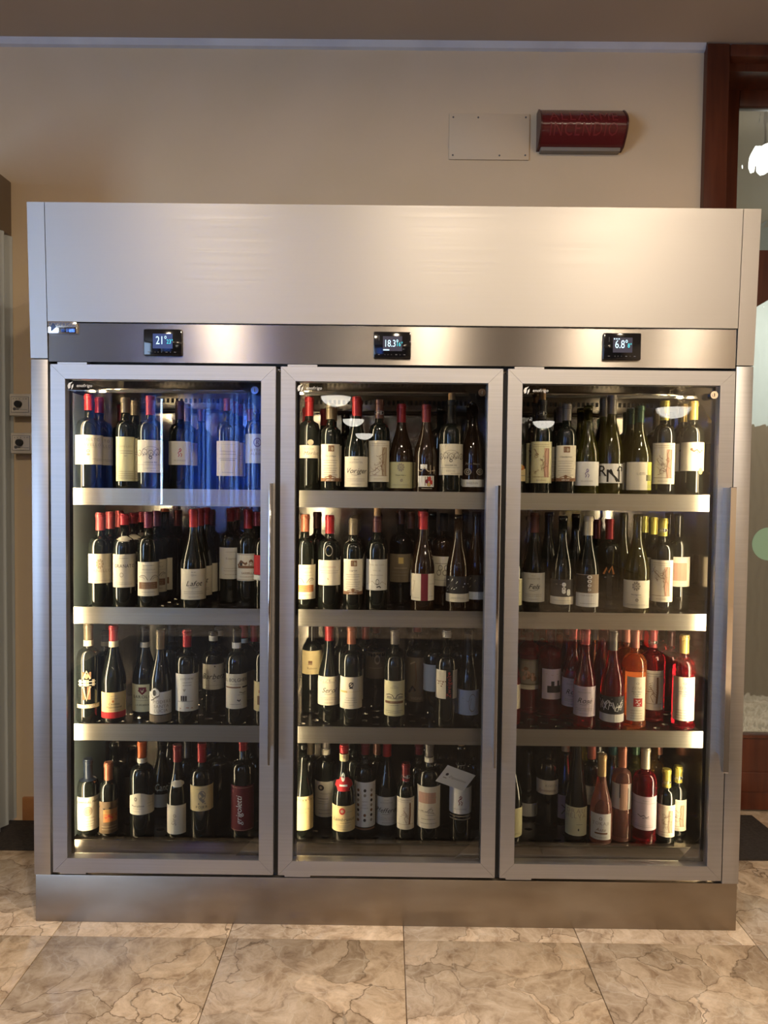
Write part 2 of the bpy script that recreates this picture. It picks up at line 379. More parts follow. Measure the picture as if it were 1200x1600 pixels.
# door on the right: casing, head, leaf with rippled panes
cx1 = at(1138, 200, WY-.03).x; ch = at(1160, 88, WY-.03).z; LY = WY+.16
q = MB()
q.box((DX0, WY-.03, 0), (cx1, WY+.16, CEIL-.006), 'wood', .006); q.box((cx1, WY-.03, ch), (2.3, WY+.16, CEIL-.008), 'wood', .006)
q.box((cx1-.02, WY+.02, ch-.03), (2.3, WY+.16, ch), 'wood'); q.box((cx1, WY+.0, 0), (cx1+.012, WY+.02, ch), 'wood')
door = struct(q.build('door_1', smooth=True), 'dark red-brown wooden door with rippled glass panes')
gx = at(1150, 250, LY+.02).x; zt = at(1170, 166, LY).z; z1 = at(1195, 391, LY).z; z2l = at(1186, 512, LY).z; z2r = z2l+.06; zb1 = at(1180, 1148, LY).z; zb2 = at(1180, 1268, LY).z
lt_ = at(1170, 126, LY).z
LX1 = 2.22
q = MB(); q.box((cx1-.04, LY, .01), (gx, LY+.045, ch+.02), 'wood', .004); q.build('stile', door, True)
q = MB(); q.box((LX1-.12, LY, .01), (LX1, LY+.045, ch+.02), 'wood', .004); q.build('stile', door, True)
q = MB(); q.box((gx, LY, zt), (LX1-.12, LY+.045, ch+.02), 'wood', .004); q.build('top_rail', door, True)
q = MB()
arc = [(gx, z2l)] + [(gx+(LX1-.12-gx)*t, z2l+.34*math.sin(PI*t)**.8*.5) for t in [i/14 for i in range(1, 14)]] + [(LX1-.12, z2l), (LX1-.12, z1), (gx, z1)]
q.prism(arc, 'y', LY, LY+.045, 'wood'); q.build('middle_rail', door)
q = MB(); q.box((gx, LY, .01), (LX1-.12, LY+.045, zb1), 'wood', .004); q.box((gx, LY-.008, zb1-.012), (LX1-.12, LY, zb1), 'wood'); q.box((gx+.03, LY-.006, .09), (LX1-.15, LY, zb1-.16), 'wood', .003); q.build('bottom_rail', door, True)
for a, b_ in ((z1, zt), (zb1, z2l+.2)):
    box('glass_pane', (gx-.005, LY+.018, a-.005), (LX1-.115, LY+.024, b_+.005), 'ripple_glass', door)
p = at(1201, 850, LY+.016); q = MB(); q.cyl((p.x, LY+.0165, p.z), .070, .0015, 'y', 'sticker_green', 32); o = q.build('sticker', door); o['label'] = 'round pale green sticker on the pane'
# corridor behind that door
noisy('hall_paint', (.52, .56, .54), (.56, .60, .58), .7, 3)
q = MB(); q.box((.9, 2.7, -.02), (4.0, 2.8, CEIL), 'hall_paint'); q.box((4.0, WY, -.02), (4.1, 2.8, CEIL), 'hall_paint'); q.box((.85, WY+.15, -.02), (.95, 2.8, CEIL), 'hall_paint'); q.box((2.3, WY, -.02), (4.0, WY+.15, CEIL), 'hall_paint')
struct(q.build('wall_hall'))
mat('hall_wood', (.17, .115, .07), .4)
box('trim_2', (.95, 2.66, 0), (4.0, 2.70, 1.80), 'hall_wood')['kind'] = 'structure'

# ================================================================== THINGS ON THE WALLS
# pelmet and folding door at the left
xp = at(18, 330, WY).x; zp1 = at(18, 285, WY).z; zp0 = at(18, 370, WY).z
q = MB(); q.box((xp-.22, .02, zp0), (xp, WY, zp1), 'pelmet', .004)
tag(q.build('pelmet_box', smooth=True), 'brown pelmet box above the grey folding door', 'pelmet')
fd = tag(empty('folding_door', (xp-.03, .36, 0)), 'grey vertical-slat folding door at left edge beside the cooler', 'folding door')
xf = at(26, 1282, WY).x
npan = 20; yy = WY-.002
for i in range(npan):
    wdt = .033; q = MB(); a = .009 if i % 2 else -.009
    x0 = xf-.012
    q.prism([(yy, x0-a-.004), (yy, x0-a+.004), (yy-wdt+.003, x0+a+.004), (yy-wdt+.003, x0+a-.004)], 'z', .012, zp0, 'folding_vinyl')
    # prism on z axis takes (x,y): swap
    q.v = [(v[1], v[0], v[2]) for v in q.v]
    o = q.build('slat', fd); o.location = -fd.location
    q = MB(); q.cyl((x0+a, yy-wdt, .012), .004, zp0-.012, 'z', 'folding_vinyl', 8); o = q.build('hinge_strip', fd, True); o.location = -fd.location
    yy -= wdt
# two control boxes with black knob
for k, (x0, y0, x1, y1) in enumerate(((14.5, 615.5, 48, 649.5), (16.5, 676.5, 50, 708.5))):
    YF = WY-.052; a = at(x0, y1, YF); c = at(x1, y0, YF)
    root = tag(empty('control_box', ((a.x+c.x)/2, WY, a.z)), ('upper' if k == 0 else 'lower')+' small grey wall control box with black knob beside the cooler', 'control box', 'knob controls on the wall')
    L0 = root.location
    q = MB(); q.box((a.x-L0.x, YF-WY, 0), (c.x-L0.x, -.0, c.z-a.z), 'plastic_white', .004); q.build('case', root, True)
    W_ = c.x-a.x; H_ = c.z-a.z
    q = MB(); q.box((a.x-L0.x+.1*W_, YF-WY-.0015, .17*H_), (c.x-L0.x-.1*W_, YF-WY+.001, .86*H_), 'plastic_white'); fp = q.build('face_plate', root)
    q = MB()
    for u0, u1, v0, v1 in ((.085, .915, .855, .87), (.085, .915, .155, .17), (.085, .10, .16, .87), (.9, .915, .16, .87)):
        q.box((a.x-L0.x+u0*W_, YF-WY-.002, v0*H_), (a.x-L0.x+u1*W_, YF-WY-.001, v1*H_), 'print_grey')
    for u in (.2, .34, .48, .66): q.cyl((a.x-L0.x+u*W_, YF-WY-.0024, .77*H_), .0016, .001, 'y', 'print_grey', 8)
    q.box((a.x-L0.x+.74*W_, YF-WY-.0024, .76*H_), (a.x-L0.x+.84*W_, YF-WY-.001, .78*H_), 'print_grey')
    q.cyl((a.x-L0.x+.25*W_, YF-WY-.0024, .31*H_), .0060, .001, 'y', 'print_grey', 14); q.box((a.x-L0.x+.30*W_, YF-WY-.0024, .27*H_), (a.x-L0.x+.46*W_, YF-WY-.001, .31*H_), 'print_grey')
    q.box((a.x-L0.x+.50*W_, YF-WY-.0024, .275*H_), (a.x-L0.x+.86*W_, YF-WY-.001, .29*H_), 'print_grey'); q.build('print', fp)
    q = MB(); q.cyl((a.x-L0.x+.45*W_, YF-WY-.016, .53*H_), .0125, .015, 'y', 'black_matte', 24, .0135); q.build('knob', root, True)
# blank cover plate
a = at(701, 249, WY-.006); c = at(828, 178, WY-.006)
root = tag(empty('cover_plate', ((a.x+c.x)/2, WY, a.z)), 'cream rectangular blank cover plate screwed to the wall beside the red alarm', 'cover plate')
mat('plate_paint', (.63, .505, .35), .55)
q = MB(); q.box((a.x-root.location.x, -.007, 0), (c.x-root.location.x, 0, c.z-a.z), 'plate_paint', .003); q.build('plate', root, True)
W_, H_ = c.x-a.x, c.z-a.z
for u, v in ((.05, .91), (.36, .91), (.95, .92), (.05, .09), (.63, .09), (.95, .1)):
    q = MB(); q.cyl((a.x-root.location.x+u*W_, -.0085, v*H_), .0035, .003, 'y', 'print_grey', 10); q.build('screw', root)
# fire alarm sign: half-barrel red lens on a grey base
a = at(839, 232, WY-.02); c = at(974, 176, WY-.02)
root = tag(empty('fire_alarm_sign', ((a.x+c.x)/2, WY, a.z)), 'dark red barrel-shaped fire alarm sign on the wall above the cooler', 'alarm sign')
hw = (c.x-a.x)/2; hh = c.z-a.z
q = MB(); prof = [(0, -.028), (-.062, -.026), (-.066, 0), (0, 0)]
q.box((-hw+.012, -.034, -.014), (hw-.012, 0, .004), 'alarm_base', .003); q.build('base', root, True)
arcp = [(0, -.004)] + [(-.035-.055*math.sin(PI*t), hh*(.0+t)) for t in [i/12 for i in range(13)]] + [(0, hh)]
q = MB(); q.prism(arcp, 'x', -hw+.006, hw-.006, 'alarm_red'); q.build('lens', root, True)
for sx in (-1, 1):
    q = MB(); q.prism([(p_[0]*1.04-.001, p_[1]*1.02-.001) for p_ in arcp], 'x', sx*hw-.006*(sx > 0)-.0*(sx < 0), sx*hw+.006*(sx < 0), 'alarm_frame'); q.build('end_cap', root, True)
q = MB()
def on_arc(t, off): return (-.035-.055*math.sin(PI*t)-off, hh*t)
for s, t0, wd_ in (('ALLARME', .54, .80), ('INCENDIO', .20, .80)):
    vs, fs, tw = text2d(s, .042, track=.05); vs, fs = chop(vs, fs, .006, (1,)); k = (2*hw*wd_)/tw
    q.add([((x*k), *on_arc(t0+(z*.98)/hh, .0012)) for x, z in vs], fs, 'alarm_red_letter')
q.build('lettering', root)

# ================================================================== THE WINE COOLER
HALF = 1.10
cool = tag(empty('wine_cooler', (0, .34, 0)), 'large three-door stainless steel wine cooler full of bottles', 'wine cooler')
def part(q, name, smooth=False, parent=None, label=None):
    o = q.build(name, parent or cool, smooth)
    if parent is None: o.location = -cool.location
    if label: o['label'] = label
    return o
ZS, ZP = 1.756, .150                          # seam under the header, top of the plinth
ZH = 2.219
# plinth
q = MB(); q.box((-HALF+.002, .004, 0), (HALF-.002, .66, ZP), 'steel_dull', .002); part(q, 'plinth', True)
# side posts
PW = .052
for s in (-1, 1):
    q = MB(); x0, x1 = sorted((s*HALF, s*(HALF-PW))); q.box((x0, 0, ZP+.001), (x1, .66, ZS-.002), 'alu', .002); part(q, 'side_post', True)
    # upper side posts lean forward with the header
    q = MB(); q.prism([(0, ZS+.001), (.66, ZS+.001), (.66, ZH), (-.019, ZH)], 'x', x0, x1, 'steel'); part(q, 'upper_post')
xh = HALF-PW-.002
zc = at(600, 508, -.008).z                    # header panel / control strip border
ty = -.019*(zc-ZS)/(ZH-ZS)
q = MB(); q.prism([(ty, zc+.0015), (.64, zc+.0015), (.64, ZH), (-.019, ZH)], 'x', -xh, xh, 'steel'); part(q, 'header_panel')
q = MB(); q.prism([(.004, ZS-.008), (.60, ZS-.008), (.60, zc-.001), (.004+ty*.3, zc-.001)], 'x', -xh, xh, 'strip_steel'); strip = part(q, 'control_strip')
# badge at the strip's left end
a = at(76.5, 521, .0); c = at(121, 503, .0)
q = MB(); q.box((a.x, -.008, a.z), (c.x, .003, c.z), 'chrome', .001); bd = part(q, 'badge', True)
mat('badge_blue', (.05, .09, .22), .3)
q = MB(); flat_text(q, 'ENOFRIGO', (c.z-a.z)*.30, lambda u, v: ((a.x+c.x)/2+u, -.0085, a.z+(c.z-a.z)*.58+v), 'badge_blue', sx=1.0)
W_ = c.x-a.x; H_ = c.z-a.z
q.add([(a.x+W_*u, -.0085, a.z+H_*v) for u, v in ((.12, .1), (.3, .5), (.2, .85), (.1, .6))], [(0, 1, 2, 3)], 'badge_blue')
q.add([(a.x+W_*u, -.0085, a.z+H_*v) for u, v in ((.35, .42), (.62, .30), (.95, .42), (.62, .22))], [(0, 1, 2, 3)], 'badge_blue'); q.build('badge_print', bd)
# three displays
DISP = [((225, 515, 285, 556), ('21°', '23°'), 'screen_blue', (.40, .16)), ((583.5, 519, 642.5, 560), ('18.3°', '16°'), 'screen_dark', (.0, .0)), ((941.5, 521, 1001.5, 562.5), ('6.8°', '8°'), 'screen_dark', (0, 0))]
for (x0, y0, x1, y1), (big, small), scr, _ in DISP:
    a = at(x0, y1, 0); c = at(x1, y0, 0); W_ = c.x-a.x; H_ = c.z-a.z
    q = MB(); q.box((a.x, -.007, a.z), (c.x, .004, c.z), 'black_gloss', .004); d = part(q, 'display', True)
    q = MB(); q.box((a.x+.25*W_, -.0076, a.z+.27*H_), (a.x+.76*W_, -.006, a.z+.82*H_), scr); q.build('screen', d)
    q = MB(); pl = lambda cu, cv: (lambda u, v: (a.x+cu*W_+u, -.0079, a.z+cv*H_+v))
    flat_text(q, big, .30*H_ if len(big) < 5 else .26*H_, pl(.47, .43), 'screen_white', track=-.02, sx=.75); flat_text(q, small, .16*H_, pl(.69, .45), 'screen_cyan', sx=.8)
    if scr == 'screen_dark':
        q.box((a.x+.26*W_, -.0079, a.z+.29*H_), (a.x+.42*W_, -.0077, a.z+.33*H_), 'screen_white') if '18' in big else [q.box((a.x+(.27+.06*k)*W_, -.0079, a.z+.75*H_), (a.x+(.30+.06*k)*W_, -.0077, a.z+.79*H_), 'screen_white') for k in range(3)]
        q.box((a.x+.14*W_, -.0079, a.z+.66*H_), (a.x+.15*W_, -.0077, a.z+.84*H_), 'print_grey')
    q.build('digits', d)
    q = MB()
    for u in (.12, .30, .38, .47, .58, .70, .80): q.box((a.x+u*W_, -.0075, a.z+.12*H_), (a.x+(u+(.05 if u in (.12, .58, .80) else .015))*W_, -.0068, a.z+.145*H_), 'print_grey')
    q.build('button_marks', d)

# carcass: back, floor, top, partitions, sides (hollow)
YB = .63
q = MB(); q.box((-HALF+PW, YB, ZP+.002), (HALF-PW, YB+.025, ZS-.01), 'inner_steel'); part(q, 'back_panel')
q = MB(); q.box((-HALF+PW, .05, ZP+.002), (HALF-PW, YB, ZP+.012), 'inner_steel'); part(q, 'inner_floor')
q = MB(); q.box((-HALF+PW, .05, ZS-.030), (HALF-PW, YB, ZS-.010), 'inner_steel'); part(q, 'inner_top')
BAYS = [(-1.034, -.3485), (-.3375, .3425), (.3535, 1.040)]
for x in (-.343, .348):
    q = MB(); q.box((x-.004, .075, ZP+.013), (x+.004, YB-.002, ZS-.031), 'inner_steel'); part(q, 'partition')
    q = MB(); q.box((x-.022, .02, ZP+.002), (x+.022, .074, ZS-.03), 'gasket'); part(q, 'mullion')
noisy('side_sheen', (.36, .45, .455), (.42, .51, .515), .10, 2)  # pale teal painted for the bright reflection on the steel side wall
q = MB(); q.box((-1.0415, .095, ZP+.05), (-1.0375, .43, ZS-.085), 'side_sheen'); part(q, 'side_sheen_panel', label='pale glossy pane in the side wall')
for s in (-1, 1):
    x0, x1 = sorted((s*(HALF-PW-.001), s*1.042)); q = MB(); q.box((x0, .03, ZP+.013), (x1, YB-.001, ZS-.031), 'inner_steel'); part(q, 'side_lining')
q = MB(); q.box((-1.045, .026, ZS-.014), (1.045, .10, ZS-.009), 'gasket'); part(q, 'top_gasket')

# doors
DOORS = [(-1.0385, -.3515), (-.3360, .3395), (.3545, 1.0435)]
DZ0, DZ1 = .1625, 1.7385; FWD = .0445; FD = .045
HAND = [(418.0, 755, 1196), (773.6, 759, 1200), (1137.2, 762, 1207)]
for k, (x0, x1) in enumerate(DOORS):
    ix0, ix1, iz0, iz1 = x0+FWD, x1-FWD, DZ0+FWD*1.02, DZ1-FWD*.98
    # mitred frame: four trapezoid bars, hairline mitres
    q = MB(); g = .0004
    bars = [[(x0, DZ0+g), (ix0, iz0+g), (ix0, iz1-g), (x0, DZ1-g)], [(x1, DZ0+g), (ix1, iz0+g), (ix1, iz1-g), (x1, DZ1-g)],
            [(x0+g, DZ1), (ix0+g, iz1), (ix1-g, iz1), (x1-g, DZ1)], [(x0+g, DZ0), (ix0+g, iz0), (ix1-g, iz0), (x1-g, DZ0)]]
    for p_ in bars: q.prism(p_, 'y', -.004, FD-.012, 'alu')
    d = part(q, 'door')
    d['label'] = ('door under the 21 degree display', 'door under the 18.3 degree display', 'door under the 6.8 degree display')[k]
    q = MB(); q.box((ix0-.004, .004, iz0-.004), (ix1+.004, .026, iz1+.004), 'door_glass'); q.build('glass_pane', d)
    # black printed border and corner triangles behind the glass
    q = MB(); yb0, yb1 = .0268, .0280; T = .078
    bw = .010
    q.box((ix0, yb0, iz0), (ix0+bw, yb1, iz1), 'black_gloss') if k != 2 else q.box((ix1-bw, yb0, iz0), (ix1, yb1, iz1), 'black_gloss')
    q.build('printed_border', d)
    for zc_, sg, TV in ((iz1, -1, .104), (iz0, 1, .078)):
        q = MB(); q.prism([(ix1-(bw if k == 2 else 0), zc_), (ix1-T, zc_), (ix1-(bw if k == 2 else 0), zc_+sg*TV)], 'y', yb0, yb1, 'black_gloss'); q.build('corner_cover', d)
    q = MB(); lx, lz = ix1-.019, iz1-.029; q.cyl((lx, -.007, lz), .0115, .012, 'y', 'chrome', 24); q.cyl((lx, -.0085, lz), .006, .003, 'y', 'chrome', 16); q.box((lx-.001, -.0092, lz-.005), (lx+.001, -.008, lz+.005), 'black_matte'); q.build('lock', d, True)
    # logo printed on the glass, top corner
    q = MB(); lx, lz = ix0+.006, iz1-.030
    q.add([(lx+a_*.016, .0030, lz+b_*.022) for a_, b_ in ((.1, 0), (.45, .15), (.5, .65), (.9, 1), (.15, .8), (-.1, .4))], [(0, 1, 2, 3, 4, 5)], 'ink_w')
    q.add([(lx+a_*.016, .0030, lz+b_*.022) for a_, b_ in ((.65, -.1), (1.0, .3), (1.05, .7), (.7, .45))], [(0, 1, 2, 3)], 'ink_w')
    flat_text(q, 'enofrigo', .0095, lambda u, v: (lx+.050+u, .0030, lz+.006+v), 'ink_w', slant=.15); q.build('logo', d)
    # handle: thin upright bar standing off the frame
    hx, hy0, hy1 = HAND[k]; HY = -.054
    a = at(hx, hy1, HY); c = at(hx+5.6, hy0, HY)
    q = MB(); q.prism([(HY, c.z), (-.004, c.z), (-.004, a.z+.045), (-.020, a.z+.045), (HY+.012, a.z), (HY, a.z)], 'x', a.x+.0015, c.x-.0015, 'alu')
    q.box((a.x, HY-.002, a.z), (c.x, HY+.006, c.z), 'chrome', .0015); q.build('handle', d, True)
    box('hinge', (x0+.02, .0, DZ1+.001), (x0+.11, .03, DZ1+.007), 'alu', d); box('hinge', (x0+.02, .0, DZ0-.007), (x0+.10, .03, DZ0-.001), 'alu', d)
# LED strips just inside the doors
LEDS = [(-1.030, 1), (-.326, 1), (1.030, -1)]
for x, s in LEDS:
    q = MB(); xa, xb = sorted((x, x+s*.012)); q.box((xa, .060, ZP+.03), (xb, .073, ZS-.05), 'led'); o = part(q, 'light_strip')
    q = MB(); xa, xb = sorted((x-s*.004, x+s*.020)); q.box((xa, .042, ZP+.02), (xb, .058, ZS-.04), 'black_matte'); part(q, 'light_housing')
# back uprights with notches, air duct and tube at the top
for x0, x1 in BAYS:
    for xx in (x0+.20, x1-.20):
        q = MB(); q.box((xx-.011, YB-.016, ZP+.02), (xx+.011, YB-.001, ZS-.04), 'chrome')
        for kk in range(36): z = ZP+.05+kk*.042; q.box((xx-.016, YB-.020, z), (xx+.016, YB-.012, z+.014), 'chrome')
        part(q, 'rack_upright')
    q = MB(); q.box((x0+.03, YB-.10, ZS-.10), (x1-.03, YB-.022, ZS-.032), 'tray_steel', .004)
    duct = part(q, 'air_duct', True)
    q = MB(); n_ = 34
    for kk in range(n_): xx = x0+.06+(x1-x0-.12)*kk/(n_-1); q.box((xx-.0045, YB-.102, ZS-.074), (xx+.0045, YB-.099, ZS-.058), 'black_matte')
    o = q.build('duct_slots', duct); o['kind'] = 'stuff'
    q = MB(); q.cyl((x0+.02, .30, ZS-.055), .007, x1-x0-.04, 'x', 'chrome', 12); part(q, 'rail_tube', True)
    q = MB(); q.box((x0+.01, .22, ZS-.075), (x1-.01, .235, ZS-.066), 'chrome'); part(q, 'rail_bar')

# shelves: perforated trays with a folded front
SHZ = [1.362, .979, .598, .216]; DECK = [z-.010 for z in SHZ]; FY = .10
def tray(x0, x1, y0, y1, z):
    q = MB(); nx, ny = 15, 12; ex, ey = .030, .028; bx = (x1-x0-2*ex)/nx; by = (y1-y0-2*ey)/ny
    q.box((x0, y0, z-.0015), (x0+ex, y1, z), 'tray_steel'); q.box((x1-ex, y0, z-.0015), (x1, y1, z), 'tray_steel')
    q.box((x0+ex, y0, z-.0015), (x1-ex, y0+ey, z), 'tray_steel'); q.box((x0+ex, y1-ey, z-.0015), (x1-ex, y1, z), 'tray_steel')
    n = 8
    for i in range(nx):
        for j in range(ny):
            cx_, cy_ = x0+ex+(i+.5)*bx, y0+ey+(j+.5)*by
            sq = [(1, 0), (1, 1), (0, 1), (-1, 1), (-1, 0), (-1, -1), (0, -1), (1, -1)]
            out = [(cx_+a*bx/2, cy_+b_*by/2) for a, b_ in sq]; rr = .011 if (i+j) % 2 == 0 else .0001
            rin = .0125 if (i+j) % 2 == 0 else None
            if rin is None: q.add([(*p_, z) for p_ in (out[1], out[3], out[5], out[7])], [(0, 1, 2, 3)], 'tray_steel'); continue
            inn = [(cx_+rin*1.15*math.cos(PI/4*t), cy_+rin*.85*math.sin(PI/4*t)) for t in range(n)]
            q.add([(*p_, z) for p_ in out]+[(*p_, z) for p_ in inn]+[(*p_, z-.006) for p_ in inn],
                  [(t, (t+1) % n, n+(t+1) % n, n+t) for t in range(n)]+[(n+t, n+(t+1) % n, 2*n+(t+1) % n, 2*n+t) for t in range(n)], 'tray_steel')
    return q
for k, (x0, x1) in enumerate(BAYS):
    xa, xb = x0+(.018 if k == 0 else .004), x1-(.003 if k < 2 else .012)
    for li, z in enumerate(SHZ):
        q = MB()
        if li < 3:
            q.prism([(FY, z), (FY+.004, z), (FY+.012, z-.010), (FY+.60*0+.02, z-.0112), (FY+.02, z-.0125), (FY+.006, z-.012), (FY+.003, z-.052), (FY+.02, z-.053), (FY+.02, z-.0545), (FY, z-.054)], 'x', xa, xb, 'fascia_steel')
        else:
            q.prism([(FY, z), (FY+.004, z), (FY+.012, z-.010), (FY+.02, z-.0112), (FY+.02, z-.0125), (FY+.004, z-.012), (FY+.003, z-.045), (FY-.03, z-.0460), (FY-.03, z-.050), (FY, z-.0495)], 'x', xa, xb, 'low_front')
        s = part(q, 'shelf')
        q = tray(xa, xb, FY+.014, YB-.004, z-.010); q.build('perforated_deck', s, fix=False)
        for xx in (xa, xb-.003): box('shelf_bracket', (xx, FY+.03, z-.022), (xx+.003, YB-.022, z-.0115), 'tray_steel', s)

# ================================================================== THE BOTTLES
def ease(t): return t*t*(3-2*t)
def profile(kind, H, r, rn=.0142):
    P = [(r*.86, 0), (r*.97, .003), (r, .008)]
    if kind == 'bordeaux': a, b_ = .605, .765
    elif kind == 'half': a, b_ = .56, .76
    elif kind == 'burgundy': a, b_ = .43, .80
    elif kind == 'rhine': a, b_ = .36, .93
    elif kind == 'tokaj': a, b_ = .36, .74
    elif kind == 'squat': a, b_ = .66, .80
    for k in range(13):
        t = k/12
        if kind in ('bordeaux', 'half', 'squat'):
            g = (1-t**2.6)**.62 if t < .8 else None
            if g is None:
                g8 = (1-.8**2.6)**.62; s = (t-.8)/.2; g = g8*(1-s)**1.7
        elif kind == 'rhine': g = 1-(t*.75+.25*ease(t))
        else: g = 1-(.25*t+.75*ease(t))
        P.append((rn+(r-rn)*g, (a+(b_-a)*t)*H))
    P += [(rn*.985, H*.95), (rn*.985, H-.016), (rn*1.09, H-.015), (rn*1.09, H-.005), (rn*.98, H-.0035), (rn*.98, H)]
    return P
def radius_at(P, z):
    for (r0, z0), (r1, z1) in zip(P, P[1:]):
        if z0 <= z <= z1 and z1 > z0: return r0+(r1-r0)*(z-z0)/(z1-z0)
    return P[-1][0] if z > 0 else P[0][0]

# ---- label artwork: each element is drawn in label coordinates u in -1..1, v in 0..1
def T(s, v, h, c='k', u=0, sl=0, tr=.02, sx=1.0, vert=False): return ('t', s, u, v, h, c, sl, tr, sx, vert)
def R(u0, u1, v0, v1, c='k'): return ('r', u0, u1, v0, v1, c)
def E_(u, v, ru, rv, c='k', hole=0): return ('e', u, v, ru, rv, c, hole)
def S(pts, c='k', th=.012): return ('s', pts, c, th)
def LN(v, a=-.6, b=.6, c='g', th=.010): return ('r', a, b, v-th/2, v+th/2, c)
def MICRO(v, a, b, c='g', th=.014, rr=None):
    rr = rr or random; o = []; u = a
    while u < b:
        w_ = rr.uniform(.04, .13); o.append(('r', u, min(b, u+w_), v-th/2, v+th/2, c)); u += w_+.035
    return o
RND = random.Random(3)
def micro(v, a=-.5, b=.5, c='g', th=.016): return MICRO(v, a, b, c, th, RND)
def crest(u, v, s, c='g'):
    o = [E_(u, v, s*.55, s*.5, c, .7)]
    for k in range(9):
        a = 2*PI*k/9; o.append(E_(u+math.cos(a)*s*.85, v+math.sin(a)*s*.62, s*.24, s*.20, c))
    return o+[E_(u, v, s*.22, s*.2, c)]
def scroll(v, a, b, c='k', amp=.05, th=.014, n=5):
    pts = [(a+(b-a)*t/40, v+amp*math.sin(t/40*2*PI*n)*(.5+.5*math.cos(t*.7))) for t in range(41)]
    return S(pts, c, th)
def tree(tr='p'):
    o = [R(.22, .62, .14, .84, tr), LN(.15, -.72, .72, 'b', .008), LN(.88, -.75, .75, 't', .008)]+micro(.93, -.6, .6, 't')
    for k in range(16):
        x, y = -.05+RND.uniform(-.4, .4), .25+RND.uniform(0, .45); pts = []
        for j in range(6): pts.append((x, y)); x += RND.uniform(-.22, .22); y += RND.uniform(-.05, .07)
        o.append(S(pts, 'b' if k % 3 else 't', .009))
    o += [S([(.30, .16), (.20, .35), (.32, .55), (.26, .72), (.40, .84)], 'b', .012), S([(.55, .15), (.48, .4), (.58, .62), (.55, .83)], 'b', .010)]
    return o+micro(.07, -.35, .35, 't')
def tree2(): return [LN(.16, -.8, .8, 'b', .008), LN(.86, -.8, .8, 'g', .008)]+micro(.92, -.6, .6, 'g')+[S([(.35, .17), (.42, .45), (.40, .84)], 'b', .05)]+[S([(.4, .3+.07*k), (.05-.05*k % .3, .42+.05*k), (-.45+.1*k, .40+.06*k)], 'b', .012) for k in range(6)]+[S([(.1, .2), (-.1, .35), (.15, .45), (-.2, .6)], 'b', .012)]
def abrasi(title):
    o = [R(-.18, .30, .80, .965, 'b'), R(-.10, .1, .84, .94, 'g'), E_(.14, .87, .1, .05, 't'), T(title, .66, .045, 'k', sl=.35)]
    for k, v in enumerate((.56, .50, .42, .35, .29, .23, .17)): o += micro(v, -.62+.1*(k % 2), .62-.1*(k % 3), 'g')
    return o+[S([(-.95, .105), (-.4, .105), (-.15, .13), (0, .165), (.15, .13), (.4, .105), (.95, .105)], 'b', .022), E_(0, .125, .14, .045, 'b'), R(-.98, .98, 0, .09, 'm') if 0 else R(-.97, .97, -.005, .085, 'b'), T('abraxi', .012, .055, 'w', sl=.2)]
def arcs(boxc='o', a='g'):
    return micro(.90, -.4, .4)+[T('VALPOLICELLA', .76, .045, 'g', sx=.8), LN(.69, -.75, .75, 'g', .006),
        S([(-.75, .56), (-.5, .61), (-.25, .60), (-.12, .52), (-.05, .47)], a, .022), S([(.75, .56), (.5, .61), (.3, .58), (.2, .52), (.12, .47)], a, .022), S([(-.65, .54), (-.45, .57), (-.25, .5)], a, .014), S([(.65, .54), (.45, .56), (.3, .49)], a, .014),
        R(-.75, .70, .21, .41, boxc)]+micro(.36, -.5, .5, 't')+micro(.30, -.5, .5, 't')+micro(.25, -.5, .5, 't')+micro(.12, -.5, .5)
def script(title, top='HOFSTÄTTER', sub=True):
    o = micro(.90, -.15, .15)+[T(top, .775, .055, 'g', sx=.85), T(title, .45, .17, 'k', sl=.38, tr=-.03), S([(-.3, .40), (.0, .385), (.3, .42)], 'k', .010)]
    return o+(micro(.26, -.62, .62)+micro(.20, -.62, .62)+micro(.09, -.3, .3) if sub else [])
def drawing():
    o = []
    for k in range(5): o.append(E_(-.70+.36*k, .60+.03*(k % 2), .17, .10, 'g', .78)); o.append(S([(-.8+.36*k, .5), (-.68+.36*k, .62), (-.55+.36*k, .53)], 'k', .014))
    o += [S([(-.45, .72), (-.2, .78), (.0, .80), (.25, .78), (.5, .72)], 'g', .012), S([(-.2, .5), (-.2, .72), (.2, .72), (.2, .5)], 'g', .012), E_(0, .46, .10, .05, 'k', .6)]
    return o+[T('LOGGIA RE', .29, .05, 'k')]+[LN(.24, -.85, .6, 'k', .006)]+micro(.13, -.3, .3)+micro(.05, .0, .75)
def figure(c='r'):
    return [S([(-.05, .62), (.03, .70), (.10, .64), (.02, .55)], c, .035), S([(.02, .6), (-.12, .5), (-.03, .42), (-.1, .34)], c, .030), S([(.03, .5), (.14, .44), (.08, .34)], c, .028), T('VILLA RUSSIZ', .16, .06, 'g', sx=.9)]
def plain(t1, t2=None, c='g', h=.07): return [T(t1, .62, h, c)]+([T(t2, .50, h*.75, c)] if t2 else [])+micro(.34, -.5, .5)+micro(.26, -.5, .5)+micro(.14, -.4, .4)+micro(.86, -.35, .35)
def picture(c='b', v0=.22, v1=.9):
    o = [R(-.72, .72, v0, v1, c)]
    for k in range(9): o.append(E_(RND.uniform(-.5, .5), RND.uniform(v0+.12, v1-.12), RND.uniform(.08, .25), RND.uniform(.04, .12), RND.choice('gtbp')))
    return o+micro(v0*.5, -.5, .5)
